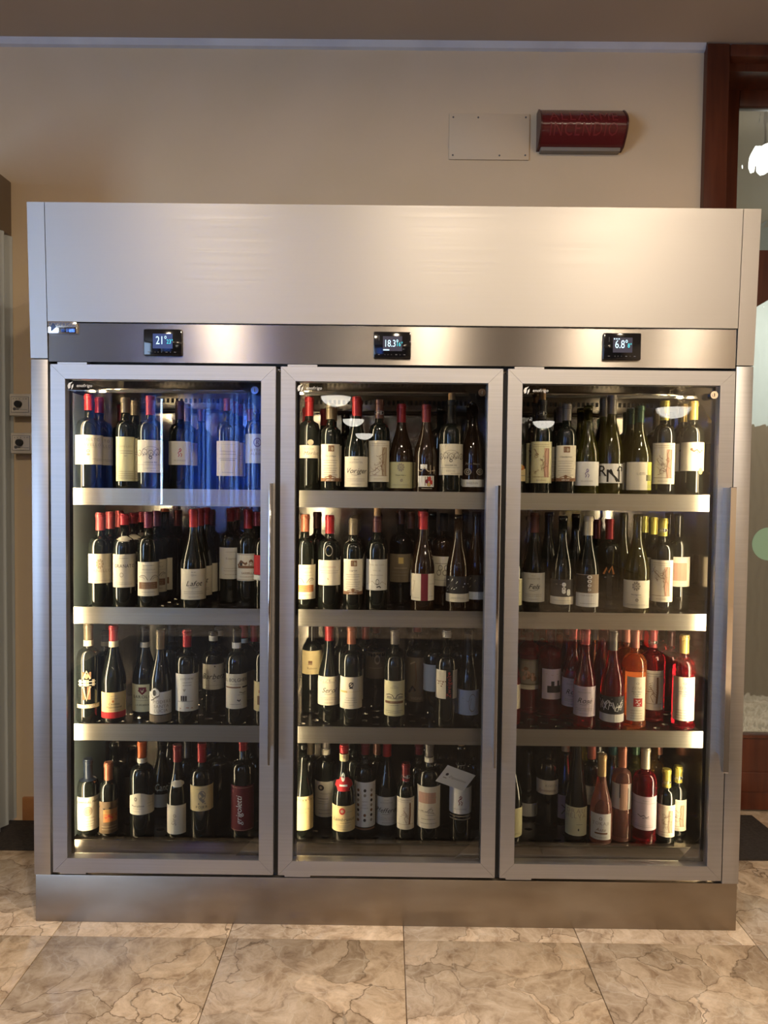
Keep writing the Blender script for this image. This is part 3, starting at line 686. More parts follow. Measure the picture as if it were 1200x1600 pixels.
def zeni(sq):
    o = [E_(.05, .86, .16, .025, 't', .6), T('ZENI', .72, .062, 't', tr=.08), T('Pinot Nero', .655, .032, 'k', sl=.2), T('Trentino', .605, .030, 'k')]+micro(.57, -.15, .15)
    if sq: o += [R(-.32, .58, .33, .52, 'r'), S([(-.1, .48), (.1, .46), (.3, .48)], 'w', .012), S([(-.12, .41), (.05, .44), (.2, .38), (.38, .42)], 'w', .012), S([(0, .36), (.3, .36)], 'w', .010)]
    return o+micro(.24, -.55, .6, 't')+micro(.18, -.55, .6, 't')+micro(.12, -.55, .6, 't')+micro(.06, -.55, .6, 't')
def pinot(title): return crest(0, .80, .21, 'g')+[T(title, .47, .055, 'k')]+[LN(.40, -.3, .3, 'g', .006), E_(.05, .30, .09, .06, 'g', .5), S([(-.02, .26), (.1, .34)], 'g', .02), LN(.09, -.75, .75, 'g', .006)]+micro(.13, -.55, .55)

def draw(q, items, place):
    """place(u, v, off) -> 3D"""
    for it in items:
        k = it[0]
        if k == 'r':
            _, u0, u1, v0, v1, c = it; n = max(1, int(abs(u1-u0)/.2+.99))
            vs = [place(u0+(u1-u0)*i/n, v, .0006) for v in (v0, v1) for i in range(n+1)]
            q.add(vs, [(i, i+1, n+2+i, n+1+i) for i in range(n)], 'ink_'+c)
        elif k == 'e':
            _, u, v, ru, rv, c, hole = it; n = 14
            ring = lambda f: [place(u+ru*f*math.cos(2*PI*i/n), v+rv*f*math.sin(2*PI*i/n), .0008) for i in range(n)]
            if hole: q.add(ring(1)+ring(hole), [(i, (i+1) % n, n+(i+1) % n, n+i) for i in range(n)], 'ink_'+c)
            else: q.add(ring(1), [list(range(n))], 'ink_'+c)
        elif k == 's':
            _, pts, c, th = it; vs = []; n = len(pts); asp = place.asp
            for i, (u, v) in enumerate(pts):
                a = pts[max(0, i-1)]; b_ = pts[min(n-1, i+1)]; dx, dy = (b_[0]-a[0])*asp, b_[1]-a[1]; l_ = math.hypot(dx, dy) or 1
                nx, ny = -dy/l_*th/2, dx/l_*th/2
                vs += [place(u+nx/asp, v+ny, .0010), place(u-nx/asp, v-ny, .0010)]
            q.add(vs, [(2*i, 2*i+1, 2*i+3, 2*i+2) for i in range(n-1)], 'ink_'+c)
        elif k == 't':
            _, s, u, v, h, c, sl, tr, sx, vert = it
            hm = h*place.hz if not vert else h*place.wu*2
            vs, fs, wd = text2d(s, hm, sl, tr, sx)
            if hm > .010 and not vert: vs, fs = chop(vs, fs, .0045)
            if vert: q.add([place(u-b_/place.wu, v+a/place.hz, .0011) for a, b_ in vs], fs, 'ink_'+c)
            else:
                lim = 1.8*place.wu; kx = min(1, lim/wd) if wd else 1
                q.add([place(u+a*kx/place.wu, v+b_/place.hz, .0011) for a, b_ in vs], fs, 'ink_'+c)

SHELFN = ['top shelf', 'second shelf', 'third shelf', 'bottom shelf']
BAYN = ['21-degree section', '18.3-degree section', '6.8-degree section']
ORD = ['', 'directly', 'second', 'third', 'fourth']
LONG = []
CAPN = {'darkred': 'dark-red', 'lime': 'pale-green', 'white': 'cream', 'rose': 'rose', 'red': 'red'}
PLACED = []
def lab_text(t):
    import re
    if len(re.findall(r"[A-Za-z0-9][A-Za-z0-9'-]*", t)) > 16: LONG.append(t)
    return t
def clear(X, Y, r, li):
    return all(l2 != li or math.hypot(X-a, Y-b_) >= r+r2+.0022 for a, b_, r2, l2 in PLACED)
nbot = 0
def bottle(bay, li, cx, top, Y, key, kind='bordeaux', r=.0375, glass_='dark', cap=None, capb=None, lab=None, art=None, nb=0, band=None, neck=None, cork=None, oval=None, half=72, rot=None, foot=None, ring=None, dy=.088, wave=False, desc=None, taper=0, dx=0):
    """one wine bottle: photograph column cx and top row at depth Y fix where it stands and how tall it is"""
    global nbot
    zd = DECK[li]; lo_, hi_ = BAYS[bay][0]+.003+r, BAYS[bay][1]-.003-r
    for st in [0]+[sg*k*.004 for k in range(1, 30) for sg in (1, -1)]:   # nudge in depth until nothing touches
        Y2 = Y+st
        if not FY+.022+r < Y2 < YB-.024-r: continue
        p = at(cx, top, Y2); X = min(max(p.x, lo_), hi_)
        if clear(X, Y2, r, li): Y = Y2; break
    else:
        print('no room', bay, li, cx, key); return None
    H = min(p.z-zd, .372 if li == 0 else .326)
    if H > .335 or H < .2: print('height', round(H, 3), bay, li, cx, key)
    if abs(st) > .03: print('moved', round(st, 3), bay, li, cx, key)
    zof = lambda py, rr=r: at(cx, py, Y-rr).z-zd
    rn = .0142 if kind != 'half' else .0132
    P = profile(kind, H, r, rn)
    sec = BAYN[bay]; sh = SHELFN[li]
    cn = (CAPN.get(cap, cap)+'-capped ') if cap else ('corked ' if cork else 'dark ' if glass_ in ('dark', 'brown') else '')
    root = empty('wine_bottle', (X, Y, zd+.0004))
    front = Y < .235
    tag(root, lab_text(f'{cn}bottle with {key}, {"front" if front else "back"} {sh}, {sec}'), 'bottle', f'bottles on the {sh} of the {sec}')
    q = MB(); q.lathe(P, 'glass_'+glass_, 22); parts = [q.build('glass_body', root, 'all')]
    if cap:
        zc = zof(capb, rn) if capb else H-.055
        cp = [(radius_at(P, zc)+.0007, zc)]+[(a+.0007, z) for a, z in P if z > zc+.002]
        cp[-1] = (cp[-1][0], H+.0006); cp += [(rn*.5, H+.0010)]
        q = MB(); q.lathe(cp, 'cap_'+cap, 20, cap0=False); parts.append(q.build('capsule', root, True))
        if oval:
            q = MB(); zm = zof(oval[0], rn); th0 = math.atan2(CAM.x-X, Y-CAM.y); hh_ = .0058
            def pl(u, v, off=0): z = zm+(v-.5)*2*hh_; return (lambda rr, t: (rr*math.sin(t), -rr*math.cos(t), z))(radius_at(P, z)+.0012+off, th0+u*1.25)
            pl.asp = 1.5; pl.hz = 2*hh_; pl.wu = 1.25*rn
            draw(q, [E_(0, .5, 1.0, .56, 'w'), E_(0, .5, .92, .48, 'x'), T(oval[1], .27, .46, 'w', sx=1.1)], pl); q.build('neck_print', parts[-1])
    if band:
        q = MB(); z1_, z0_ = zof(band[0], rn), zof(band[1], rn); m_ = 'paper_'+band[2]
        q.lathe([(radius_at(P, z0_)+.0012, z0_), (radius_at(P, z1_)+.0014, z1_)], m_, 18, False, False); parts.append(q.build('neck_band', root, True))
    if cork:
        q = MB(); q.cyl((0, 0, H-.004), .0115, zof(cork, rn)-H+.004 if cork else .02, 'z', 'cork', 16); parts.append(q.build('cork', root, True))
    if neck:                                    # paper collar or neck label: (top, bottom, colour, half-angle)
        q = MB(); z1_, z0_ = zof(neck[0], r*.6), zof(neck[1], r*.6); ha = math.radians(neck[3]); n = 10; th0 = math.atan2(CAM.x-X, Y-CAM.y); vs = []
        for j in range(4):
            z = z0_+(z1_-z0_)*j/3
            for i in range(n+1):
                u = -1+2*i/n; sh_ = math.sqrt(max(0, 1-(2*j/3-1)**2*.8)); t = th0+u*ha*sh_; rr = radius_at(P, z)+.0009; vs.append((rr*math.sin(t), -rr*math.cos(t), z))
        q.add(vs, [(j*(n+1)+i, j*(n+1)+i+1, (j+1)*(n+1)+i+1, (j+1)*(n+1)+i) for j in range(3) for i in range(n)], 'paper_'+neck[2]); parts.append(q.build('neck_label', root, True))
    keep = len(parts)
    if lab:
        lt_, lb_, lc = lab; z1_, z0_ = zof(lt_), zof(lb_); ha = math.radians(half)
        th0 = math.atan2(CAM.x-X, Y-CAM.y) if rot is None else math.radians(rot)+math.atan2(CAM.x-X, Y-CAM.y)
        def place(u, v, off=0):
            z = z0_+v*(z1_-z0_); t = th0+u*ha; rr = radius_at(P, z)+.0006+off
            return (rr*math.sin(t), -rr*math.cos(t), z)
        place.wu = ha*r; place.hz = z1_-z0_; place.asp = place.wu/place.hz
        if lc:
            q = MB(); n = 14; rows = [0, .25, .5, .75, 1.0]; vs = []
            for v in rows:
                for i in range(n+1):
                    u = -1+2*i/n; vv = v
                    if wave and v == 1.0: vv = 1.0+.10*math.cos(u*PI*1.0+.6)-.10
                    vs.append(place(u*(1-taper*(1-v)), vv))
            m_ = 'paper_'+lc
            for j in range(4):
                q.add([], [], m_)
            b0 = len(q.v); q.add(vs, [(j*(n+1)+i, j*(n+1)+i+1, (j+1)*(n+1)+i+1, (j+1)*(n+1)+i) for j in range(4) for i in range(n)], m_)
            lo = q.build('label', root, True); parts.append(lo); keep = len(parts)
            if foot:                            # strip of another colour at the label's foot / head
                q = MB(); draw_r = []
                for f0, f1, fc in foot:
                    n2 = 12; vs = [place(-1+2*i/n2, v, .0005) for v in (f0, f1) for i in range(n2+1)]
                    q.add(vs, [(i, i+1, n2+2+i, n2+1+i) for i in range(n2)], 'paper_'+fc)
                q.build('label_strip', lo)
            if art:
                q = MB(); draw(q, art, place); q.build('print', lo, fix=False)
        elif art:
            q = MB(); draw(q, art, place); parts.append(q.build('print', root, fix=False))
    PLACED.append((X, Y, r, li)); nbot += 1
    DEFER.append((root, parts, X, Y, r, li, zd, nb, dy, dx, cn, key, sh, sec, art))
    return root
DEFER = []
def fill_files():
  global nbot
  for root, parts, X, Y, r, li, zd, nb, dy, dx, cn, key, sh, sec, art in DEFER:
    for k in range(1, nb+1):                    # the same wine standing in file behind
        y2 = Y+dy*k
        if y2 > YB-r-.024: break
        if not clear(X+dx*k, y2, r, li): continue
        c = root.copy(); COL.objects.link(c); c.location = (X+dx*k, y2, zd+.0004)
        c['label'] = lab_text(f'{cn}bottle {ORD[k]} behind the {key[2:] if key.startswith("a ") else key[3:] if key.startswith("an ") else key[4:] if key.startswith("the ") else key}, {sh}, {sec}')
        for o in parts:
            d = o.copy(); COL.objects.link(d); d.parent = c
            if o.name.startswith('label') and art:
                for s_ in o.children:
                    if k == 1: e2 = s_.copy(); COL.objects.link(e2); e2.parent = d
        PLACED.append((X+dx*k, y2, r, li)); nbot += 1
B = bottle
# ---------------- left section
B(0, 0, 135.5, 616.5, .165, 'a broad pale engraved label', r=.0425, cap='red', capb=641, lab=(679.5, 725.7, 'cream'), nb=3, half=84, art=[T('VIGNETO', .80, .10, 'g', tr=.12), T('GRAVELLO', .62, .10, 'g', tr=.06), LN(.58, -.6, .6, 'g', .006), E_(-.05, .46, .09, .05, 'g', .6), E_(-.05, .34, .08, .04, 'g')]+micro(.19, .15, .75)+micro(.14, .3, .75))
B(0, 0, 196, 622, .16, 'a tall narrow yellow label', r=.0305, cap='olive', capb=645, lab=(682.5, 752, 'lemon'), nb=1, half=70, art=[T('SAN LEO', .76, .05, 't')]+micro(.68, -.6, .6)+micro(.63, -.55, .6)+micro(.57, -.1, .1)+micro(.22, -.6, .7, 't')+micro(.17, -.6, .7, 't')+micro(.12, -.6, .7, 't')+micro(.07, -.6, .7, 't'))
B(0, 0, 235, 619, .165, 'a galloping horses drawing', r=.0405, cap='red', capb=648.5, lab=(687.5, 738.5, 'cream'), nb=1, half=78, art=drawing())
B(0, 0, 281, 627, .262, 'a red heraldic lion', cap='brown', capb=655, lab=(689.5, 726.5, 'white'), nb=1, art=figure('r'))
B(0, 0, 356.5, 623.5, .165, 'a plain centred cream label', cap='darkred', capb=642, lab=(689, 743.8, 'cream'), nb=2, art=[LN(.9, -.5, .5, 'g', .005), T('Schioppettino', .68, .05, 'g', sl=.2), LN(.50, -.65, .65, 'k', .008)]+micro(.45, -.5, .5, 'k')+micro(.62, -.6, .6)+micro(.1, -.4, .4))
B(0, 0, 402.5, 618, .17, 'a purple oval emblem', r=.0395, cap='black', capb=645, lab=(678, 724, 'blue'), nb=1, art=[E_(0, .71, .26, .16, 'v', .74), S([(-.08, .64), (-.05, .78), (.08, .76), (.0, .70), (.1, .64)], 'v', .03), T('SETTIMO', .40, .085, 'g'), T('ALBIERI', .28, .085, 'g')])
B(0, 1, 156.8, 801.3, .16, 'an ornate crest', r=.0385, cap='rose', capb=829, lab=(865.8, 911.7, 'cream'), nb=2, art=crest(-.05, .66, .22, 't')+[T('ORNELLO', .38, .10, 't', tr=.04)]+micro(.09, -.65, .65, 't'))
B(0, 1, 194.3, 803, .165, 'a white collar and spaced capitals', r=.0365, cap='red', capb=820.5, lab=(866.5, 918.3, 'cream'), nb=2, neck=(838, 846, 'cream', 60), art=[T('GRANATO', .60, .10, 'k', tr=.06, sx=.8)]+micro(.88, -.35, .25)+[E_(-.2, .38, .13, .07, 'g', .75), LN(.15, -.6, .6, 'g', .006)]+micro(.1, -.5, .5))
B(0, 1, 231.8, 800, .165, 'arches above a brown box', r=.0345, cap='purple', capb=825, lab=(878.7, 931.8, 'cream'), nb=1, art=arcs('b'))
B(0, 1, 258, 795, .345, 'a slim partly hidden pale label', cap='orange', capb=800, lab=(872, 922, 'cream'), half=40, art=[R(-.5, .5, .2, .4, 'b')])
B(0, 1, 302.5, 796, .16, 'an underlined script title', 'burgundy', .041, cap='red', capb=824, lab=(889.6, 937.5, 'cream'), nb=3, dy=.086, art=script('Lafot', 'ISERA'))
B(0, 1, 361, 789, .30, 'a tall faded beige label', r=.04, cap='red', capb=815, lab=(856, 905, 'grey'), nb=1, art=plain('Riserva'))
B(0, 1, 388, 795, .205, 'a landscape engraving', cap='red', capb=826, lab=(865.5, 908, 'cream'), nb=1, art=[R(-.9, .9, .955, .97, 'b'), R(-.9, .9, .03, .045, 'b'), S([(-.8, .55), (-.5, .72), (-.2, .62), (.2, .75), (.6, .62), (.9, .7)], 'b', .09), R(-.8, .8, .46, .56, 'b'), R(-.6, -.4, .56, .74, 'k'), E_(.3, .6, .3, .07, 't'), T('SASSELLA', .25, .075, 'b')]+micro(.15, -.6, .6, 'b'))
B(0, 1, 415, 802, .158, 'a plain red paper label', r=.0365, cap='tan', capb=828, lab=(868, 898.5, 'red'), half=85, ring=None, art=[R(-1, 1, -.30, -.03, 'w'), R(-1, 1, -.30, -.26, 'y')])
B(0, 2, 138, 974, .163, 'a gold diamond emblem', r=.0385, cap='olive', capb=1000.5, band=(1001, 1010, 'cream'), lab=(1048, 1100, None), half=62, nb=0, art=[('s', [(-.75, .62), (-.15, .62), (.45, .62)], 't', .20), S([(-.15, .95), (-.15, .75)], 'b', .25), S([(-.15, .5), (-.15, .28), (-.15, .12)], 'b', .22), S([(-.42, .52), (-.15, .10), (.12, .52)], 't', .06), S([(-.42, .74), (-.15, .98), (.12, .74)], 't', .05), E_(-.15, .82, .13, .075, 'y'), LN(.66, -.85, .55, 'w', .02), LN(.57, -.85, .55, 'w', .02), R(-1.0, .9, -.14, -.02, 't'), T('AMARONE', -.125, .08, 'w')])
B(0, 2, 177.5, 977, .178, 'a gold label with orange foot', 'burgundy', .0395, cap='red', capb=1002.5, band=(1002.5, 1011.5, 'cream'), lab=(1082.7, 1123, 'yellow'), nb=1, foot=[(0, .24, 'red')], dy=.09, art=[T('Cantina', .52, .085, 'k', sl=.25), T('Valpantena', .40, .085, 'k', sl=.25)]+micro(.86, -.2, .2)+micro(.76, -.3, .3)+micro(.32, -.4, .4)+[E_(-.05, .66, .07, .05, 'o')])
B(0, 2, 226.5, 978.5, .235, 'a dark red shield', 'burgundy', .041, cap='black', capb=1003, band=(1004, 1012, 'grey'), lab=(1070, 1112.7, 'lemon'), nb=1, rot=-14, art=[R(-.22, .26, .77, .90, 'm'), S([(-.22, .80), (.02, .66), (.26, .80)], 'm', .08), S([(-.08, .82), (.0, .74), (.12, .84)], 't', .03), T('BAROLO', .50, .11, 'k', tr=.05), T('LA MORRA', .22, .065, 'k')]+micro(.42, -.4, .4))
B(0, 2, 251, 984, .165, 'a round portrait medallion on white', 'burgundy', .036, cap='olive', capb=1015, lab=(1082, 1117, 'white'), foot=[(-.34, -.03, 'dimbrown')], art=[E_(-.42, .95, .36, .24, 'w'), E_(-.42, .95, .36, .24, 'g', .9), E_(-.44, .97, .15, .14, 'k'), S([(-.75, .62), (-.55, .66), (-.35, .78), (-.1, .84)], 'k', .04), T('PODERE', .50, .14, 'g', u=.12), T('SANTA', .30, .14, 'g', u=.05), T('LUCIA', .10, .14, 'g', u=.02)])
B(0, 2, 292.5, 984, .172, 'three tiny trees on cream', cap='red', capb=1011.5, lab=(1053.7, 1112, 'white'), nb=2, art=[T('LUCIANI', .85, .05, 'k', tr=.15)]+micro(.77, -.3, .3)+micro(.70, -.3, .3)+[S([(-.25, .60), (-.2, .54), (-.12, .60)], 'g', .03)]+[S([(-.38+.15*k, .28), (-.38+.15*k, .42)], 'k', .045) for k in range(3)]+[LN(.265, -.7, .4, 'k', .008), S([(-.5, .08), (0, .10), (.4, .08)], 'p', .03)])
B(0, 2, 333.5, 986, .30, 'a slanted handwritten title', cap='black', capb=993, band=(994, 1002, 'grey'), lab=(1038.6, 1078, 'grey'), nb=1, art=[E_(.1, .92, .05, .03, 'k'), T('Barbera', .42, .22, 'k', sl=.35, tr=-.02), S([(-.4, .36), (.1, .34), (.7, .42)], 'k', .014)]+micro(.17, -.6, .5))
B(0, 2, 370, 982, .172, 'a bold black title over a gold bar', r=.0355, cap='black', capb=1004, band=(1004.5, 1013.5, 'white'), lab=(1053.7, 1108, 'cream'), nb=0, art=[T('IL BOLGHERI', .78, .10, 'k', tr=-.02), LN(.70, -.5, .5, 'g'), R(-.95, .3, .595, .635, 'b'), R(.42, .95, .595, .635, 'x'), S([(.2, .48), (.5, .44), (.7, .47)], 'g', .03), S([(.05, .26), (.18, .22), (.28, .26)], 'k', .035)]+micro(.40, .1, .8)+micro(.13, -.5, .3))
B(0, 2, 381, 971, .262, 'a plain dark front beneath red foil', cap='red', capb=997, band=(998, 1005, 'white'), lab=(1050, 1094, 'dimbrown'), nb=1)
B(0, 2, 414, 977.5, .162, 'a yellow label with brown picture', r=.0355, cap='pink', capb=1007, lab=(1066, 1112, 'yellow'), art=[R(-.5, .5, .22, .52, 'b'), T('SASSO', .80, .08, 'g'), R(-.4, .4, .62, .72, 'o')], half=80)
B(0, 3, 134.5, 1185.5, .165, 'a round seal and capital title', r=.0345, cap='navy', capb=1220, lab=(1246.7, 1298.5, 'cream'), nb=1, art=[T('CAMPO AL MARE', .82, .07, 'k'), E_(-.02, .58, .34, .145, 't', .68), E_(-.02, .58, .22, .09, 't'), T('TOSCANA', .36, .05, 'g')]+micro(.28, -.5, .5)+micro(.2, -.4, .4)+micro(.13, -.4, .4))
B(0, 3, 169.5, 1191, .170, 'an orange sunset picture on brown', 'half', .0300, cap='copper', capb=1220, lab=(1253.5, 1303, 'brown'), art=[R(-.45, .85, .36, .76, 'o'), R(-.45, .85, .62, .76, 'y'), S([(-.3, .5), (0, .56), (.3, .48), (.7, .54)], 'r', .06), S([(-.95, .83), (-.4, .77), (.1, .80), (.9, .84)], 'x', .05)]+micro(.22, -.6, .7, 't')+micro(.13, -.6, .7, 't'))
B(0, 3, 222, 1158, .17, 'a wave-topped cream label', r=.0400, cap='orange', capb=1185, band=(1185.5, 1193, 'cream'), lab=(1240, 1273.7, 'cream'), wave=True, nb=0, art=[E_(-.42, .72, .10, .10, 'g', .4), T('Morellino', .36, .10, 'k', u=-.3, sl=.1)]+micro(.28, -.6, 0)+micro(.15, -.55, -.2)+micro(.5, .3, .8)+micro(.36, .4, .8))
B(0, 3, 253, 1156, .33, 'a white script word', 'burgundy', .039, cap='black', capb=1172, lab=(1242, 1262, 'grey'), half=42, nb=1, art=[T('Canti', 1.3, .55, 'w', sl=.2)])
B(0, 3, 277.5, 1163.5, .165, 'an oval neck label above cream paper', 'burgundy', .0335, cap='darkred', capb=1191.5, neck=(1219, 1229, 'cream', 55), lab=(1259, 1304, 'cream'), rot=-14, half=66, nb=0, art=[T('Siro', .5, .2, 'g', vert=True, sl=.2, u=.1)])
B(0, 3, 315.5, 1161, .168, 'a tilted yellow label of a knight', r=.0385, cap='red', capb=1192, lab=(1229, 1268, 'yellow'), art=[S([(-.1, .75), (.1, .6), (-.1, .5), (.15, .35)], 'g', .12), E_(0, .62, .25, .2, 'g', .8), S([(-.25, .3), (.25, .3)], 'g', .05), T('POJER', .12, .10, 'k', tr=.1)]+micro(.88, -.35, .35), nb=0)
B(0, 3, 380, 1155, .17, 'a maroon label with sideways white script', 'squat', .0395, cap='red', capb=1174, lab=(1229, 1299, 'maroon'), rot=-6, half=70, nb=0, art=[T('grigoletti', .46, .20, 'w', vert=True, sl=.25, tr=-.04), LN(.965, -.95, .8, 'p', .008), LN(.02, -.95, .8, 'p', .008)])
for (cx_, tp, Y_, ky, cp) in ((178, 1160, .27, 'no label beside the sunset picture', None), (205, 1166, .36, 'a dim paper strip', None), (293, 1152, .30, 'no label between the red caps', 'black'), (344, 1152, .29, 'no label beyond the knight label', None), (336, 1153, .40, 'a bare dark shoulder near the back', 'black'), (395, 1152, .30, 'no label behind the maroon label', None)):
    B(0, 3, cx_, tp, Y_, ky, r=.0375, cap=cp, capb=1185 if cp else None, lab=(1215, 1262, 'dimbrown') if 'strip' in ky else None, half=30, rot=-20)
for (cx_, tp, Y_, ky, cp) in ((165, 985, .262, 'no label beyond the gold diamond', 'navy'), (268, 975, .30, 'no label behind the portrait medallion', 'black'), (398, 975, .37, 'no label near the back corner', 'red')):
    B(0, 2, cx_, tp, Y_, ky, cap=cp, capb=1003, band=(1003, 1010, 'grey') if cp == 'navy' else None)
for (cx_, tp, Y_, ky, cp) in ((190, 633, .42, 'no label beside the olive cap', 'red'), (392, 640, .42, 'no label near the back corner', 'red'), (315, 640, .50, 'no label at the back wall', 'darkred')):
    B(0, 0, cx_, tp, Y_, ky, cap=cp, capb=658)
for (cx_, tp, Y_, ky, cp, g_) in ((278, 797, .43, 'a green glass neck', 'darkred', 'dark'), (330, 797, .47, 'no label behind the script bottles', 'purple', 'dark'), (402, 800, .33, 'no label behind the red paper label', 'red', 'dark')):
    B(0, 1, cx_, tp, Y_, ky, cap=cp, capb=822, glass_=g_)
# ---------------- middle section
B(1, 0, 483.5, 621, .215, 'a low label under gold emblem', r=.0365, cap='red', capb=650, lab=(695.7, 716, 'cream'), nb=1, art=[E_(.1, 1.22, .22, .22, 't'), T('ROCCA', .65, .14, 'g'), T('Merlot', .25, .28, 'b', sl=.35, u=.15)]+micro(.10, -.1, .5))
B(1, 0, 517, 631, .16, 'a square portrait above text lines', r=.0315, cap='olive', capb=655, lab=(694, 752, 'cream'), nb=1, taper=.08, art=abrasi('Teroldego'))
B(1, 0, 557.5, 620.6, .165, 'an underlined script title', 'burgundy', .0390, cap='red', capb=650, lab=(713.4, 761, 'cream'), nb=2, art=script('Voriger'))
B(1, 0, 593, 625, .16, 'a tree trunk etching and reddish neck', r=.0350, cap='brown', capb=654, oval=(645, '2021'), lab=(688.6, 753, 'cream'), nb=1, art=tree('t'))
B(1, 0, 627.5, 632, .175, 'a green-yellow crest label', 'burgundy', .0405, glass_='brown', cap='red', capb=660, lab=(722, 763, 'olive'), nb=1, art=pinot('Pinot Nero'))
B(1, 0, 666.5, 632.7, .18, 'a grape picture printed on glass', 'burgundy', .0400, glass_='brown', cap='darkred', capb=659.6, lab=(725, 764, None), nb=2, half=62, art=[R(-.55, .65, .08, .52, 'w'), R(-.05, .55, .12, .50, 'b'), E_(.3, .4, .14, .1, 'r'), E_(.1, .3, .12, .09, 'm'), E_(.42, .26, .13, .09, 'r'), E_(.25, .17, .12, .08, 'y'), R(-.4, .1, .80, .98, 'w'), S([(-.55, .75), (-.3, .7), (-.1, .85), (.2, .7), (.75, .74)], 't', .04), S([(.35, .6), (.35, .95)], 't', .03), S([(.65, .62), (.65, .9)], 't', .03), R(-.3, .5, -.0, .03, 'g')])
B(1, 0, 706, 626, .17, 'a house engraving and tall stopper', r=.0395, cap='black', capb=662, cork=613.5, lab=(693.6, 742.5, 'cream'), nb=1, art=drawing())
B(1, 0, 740, 627, .20, 'two spiral emblems', 'burgundy', .0400, glass_='brown', lab=(749.5, 761, 'white'), nb=1, art=[E_(-.32, 2.05, .26, .46, 'g', .72), E_(-.32, 2.05, .12, .22, 'g', .5), E_(.5, 2.05, .26, .46, 'g', .72), E_(.5, 2.05, .12, .22, 'g', .5), T('Pinot Nero', 3.0, .28, 'g', sl=.2), T('MAZZON', .4, .25, 'g')])
for (cx_, tp, Y_, ky, cp) in ((474, 638, .36, 'no label at the far corner', 'red'), (507, 640, .42, 'no label behind the square portrait', 'red'), (540, 648, .33, 'no label between portrait and script', None), (689, 636, .32, 'no label behind the house engraving', None), (752, 640, .42, 'no label beyond the spiral emblems', None)):
    B(1, 0, cx_, tp, Y_, ky, cap=cp, capb=665)
B(1, 1, 477, 804, .165, 'arches above an orange box', r=.0360, cap='copper', capb=831, lab=(882.8, 936.6, 'cream'), nb=1, art=arcs('o'))
B(1, 1, 515.5, 805, .165, 'faint red title and ring-marked shoulder', r=.0375, cap='red', capb=834, lab=(875.7, 915, 'cream'), nb=2, art=[T('Carmenere', .70, .085, 'p', u=-.1)]+micro(.58, -.7, .7)+micro(.5, -.6, .6)+[S([(-.12, .30), (-.09, .22)], 'g', .03), E_(-.05, 1.38, .26, .22, 'g', .86)])
B(1, 1, 552.5, 810, .16, 'a square portrait over fine text', r=.0325, cap='olive', capb=836, lab=(874, 929, 'cream'), nb=3, taper=.06, dy=.082, art=abrasi('Lagrein'))
B(1, 1, 589.5, 807, .168, 'a sketched figure on grey-white', r=.0355, cap='maroon', capb=832, cork=792, lab=(874.5, 922.7, 'grey'), nb=2, art=[T('Villa dei Colli', .80, .06, 'g', sl=.2), T('Vino da', .62, .055, 'g', sl=.2), T('Meditazione', .47, .055, 'g', sl=.2), E_(.05, .27, .13, .10, 'k', .8), S([(-.8, .19), (-.3, .30), (-.1, .2), (.2, .2), (.4, .28), (.8, .17)], 'g', .02), S([(.0, .10), (.2, .13), (.3, .08)], 'k', .04)])
B(1, 1, 627, 793, .34, 'a dim grey label with gold square', r=.0385, cap='brown', capb=819, lab=(866, 910, 'dimbrown'), nb=1, art=[R(-.15, .2, .66, .88, 'y'), LN(.5, -.5, .5, 't', .02)]+micro(.36, -.6, .6)+micro(.25, -.5, .5))
B(1, 1, 662, 795.6, .165, 'a maroon stripe down cream paper', 'burgundy', .0385, glass_='brown', cap='red', capb=827.5, lab=(897, 939, 'cream'), nb=1, art=[R(-.12, .36, 0, 1, 'm'), S([(-.7, .72), (-.55, .75), (-.65, .5), (-.75, .3)], 't', .02)]+micro(.62, .45, .9)+micro(.1, -.8, -.2)+micro(.16, .45, .8))
B(1, 1, 694, 802, .285, 'a mosaic-like label half hidden', r=.0400, glass_='brown', cap='black', capb=830, lab=(870, 916, 'cream'), nb=1, art=[E_(-.2, .62, .16, .1, 'g', .7), E_(.2, .62, .16, .1, 'g', .7), E_(-.3, .45, .16, .1, 'g', .7), E_(.1, .45, .16, .1, 'g', .7), R(-.6, .6, .75, .77, 'g')]+micro(.2, -.6, .6))
B(1, 1, 716.5, 804, .158, 'white zigzag strokes on dark blue', 'burgundy', .0375, cork=792, glass_='brown', lab=(901, 941, 'dark'), half=78, nb=0, foot=[(0, .32, 'cream')], art=[S([(-.7, .85), (-.3, .9), (-.7, .55), (.0, .8), (-.4, .5), (.5, .72), (-.1, .55), (.8, .70)], 'w', .03), S([(-.75, .42), (-.2, .5), (.4, .6)], 'w', .02), T('ZANOTELLI', .12, .07, 'g')])
B(1, 1, 745, 799, .22, 'white zigzag strokes, partly hidden', 'burgundy', .0375, glass_='brown', lab=(899, 937, 'dark'), half=78, nb=1, foot=[(0, .31, 'blue')], art=[S([(-.7, .85), (-.3, .9), (-.7, .55), (.0, .8), (-.4, .5), (.5, .72)], 'g', .03)])
for (cx_, tp, Y_, ky, cp) in ((643, 800, .44, 'no label at the back wall', 'copper'), (676, 800, .36, 'no label behind the maroon stripe', None), (726, 797, .36, 'no label behind the zigzag strokes', None), (496, 800, .30, 'no label behind the ring-marked shoulder', 'brown')):
    B(1, 1, cx_, tp, Y_, ky, cap=cp, capb=826)
B(1, 2, 488.5, 962, .305, 'a yellow corner label', r=.0365, lab=(1017.5, 1054, 'yellow'), nb=1, art=[R(-.3, 0, .45, .58, 'b'), S([(-.32, .42), (0, .42)], 'b', .03), T('Raboso', .22, .09, 'b')])
B(1, 2, 514.5, 975.7, .205, 'an underlined script title', 'burgundy', .0375, cap='red', capb=1002, lab=(1058, 1102.5, 'cream'), nb=1, art=script('Serol'))
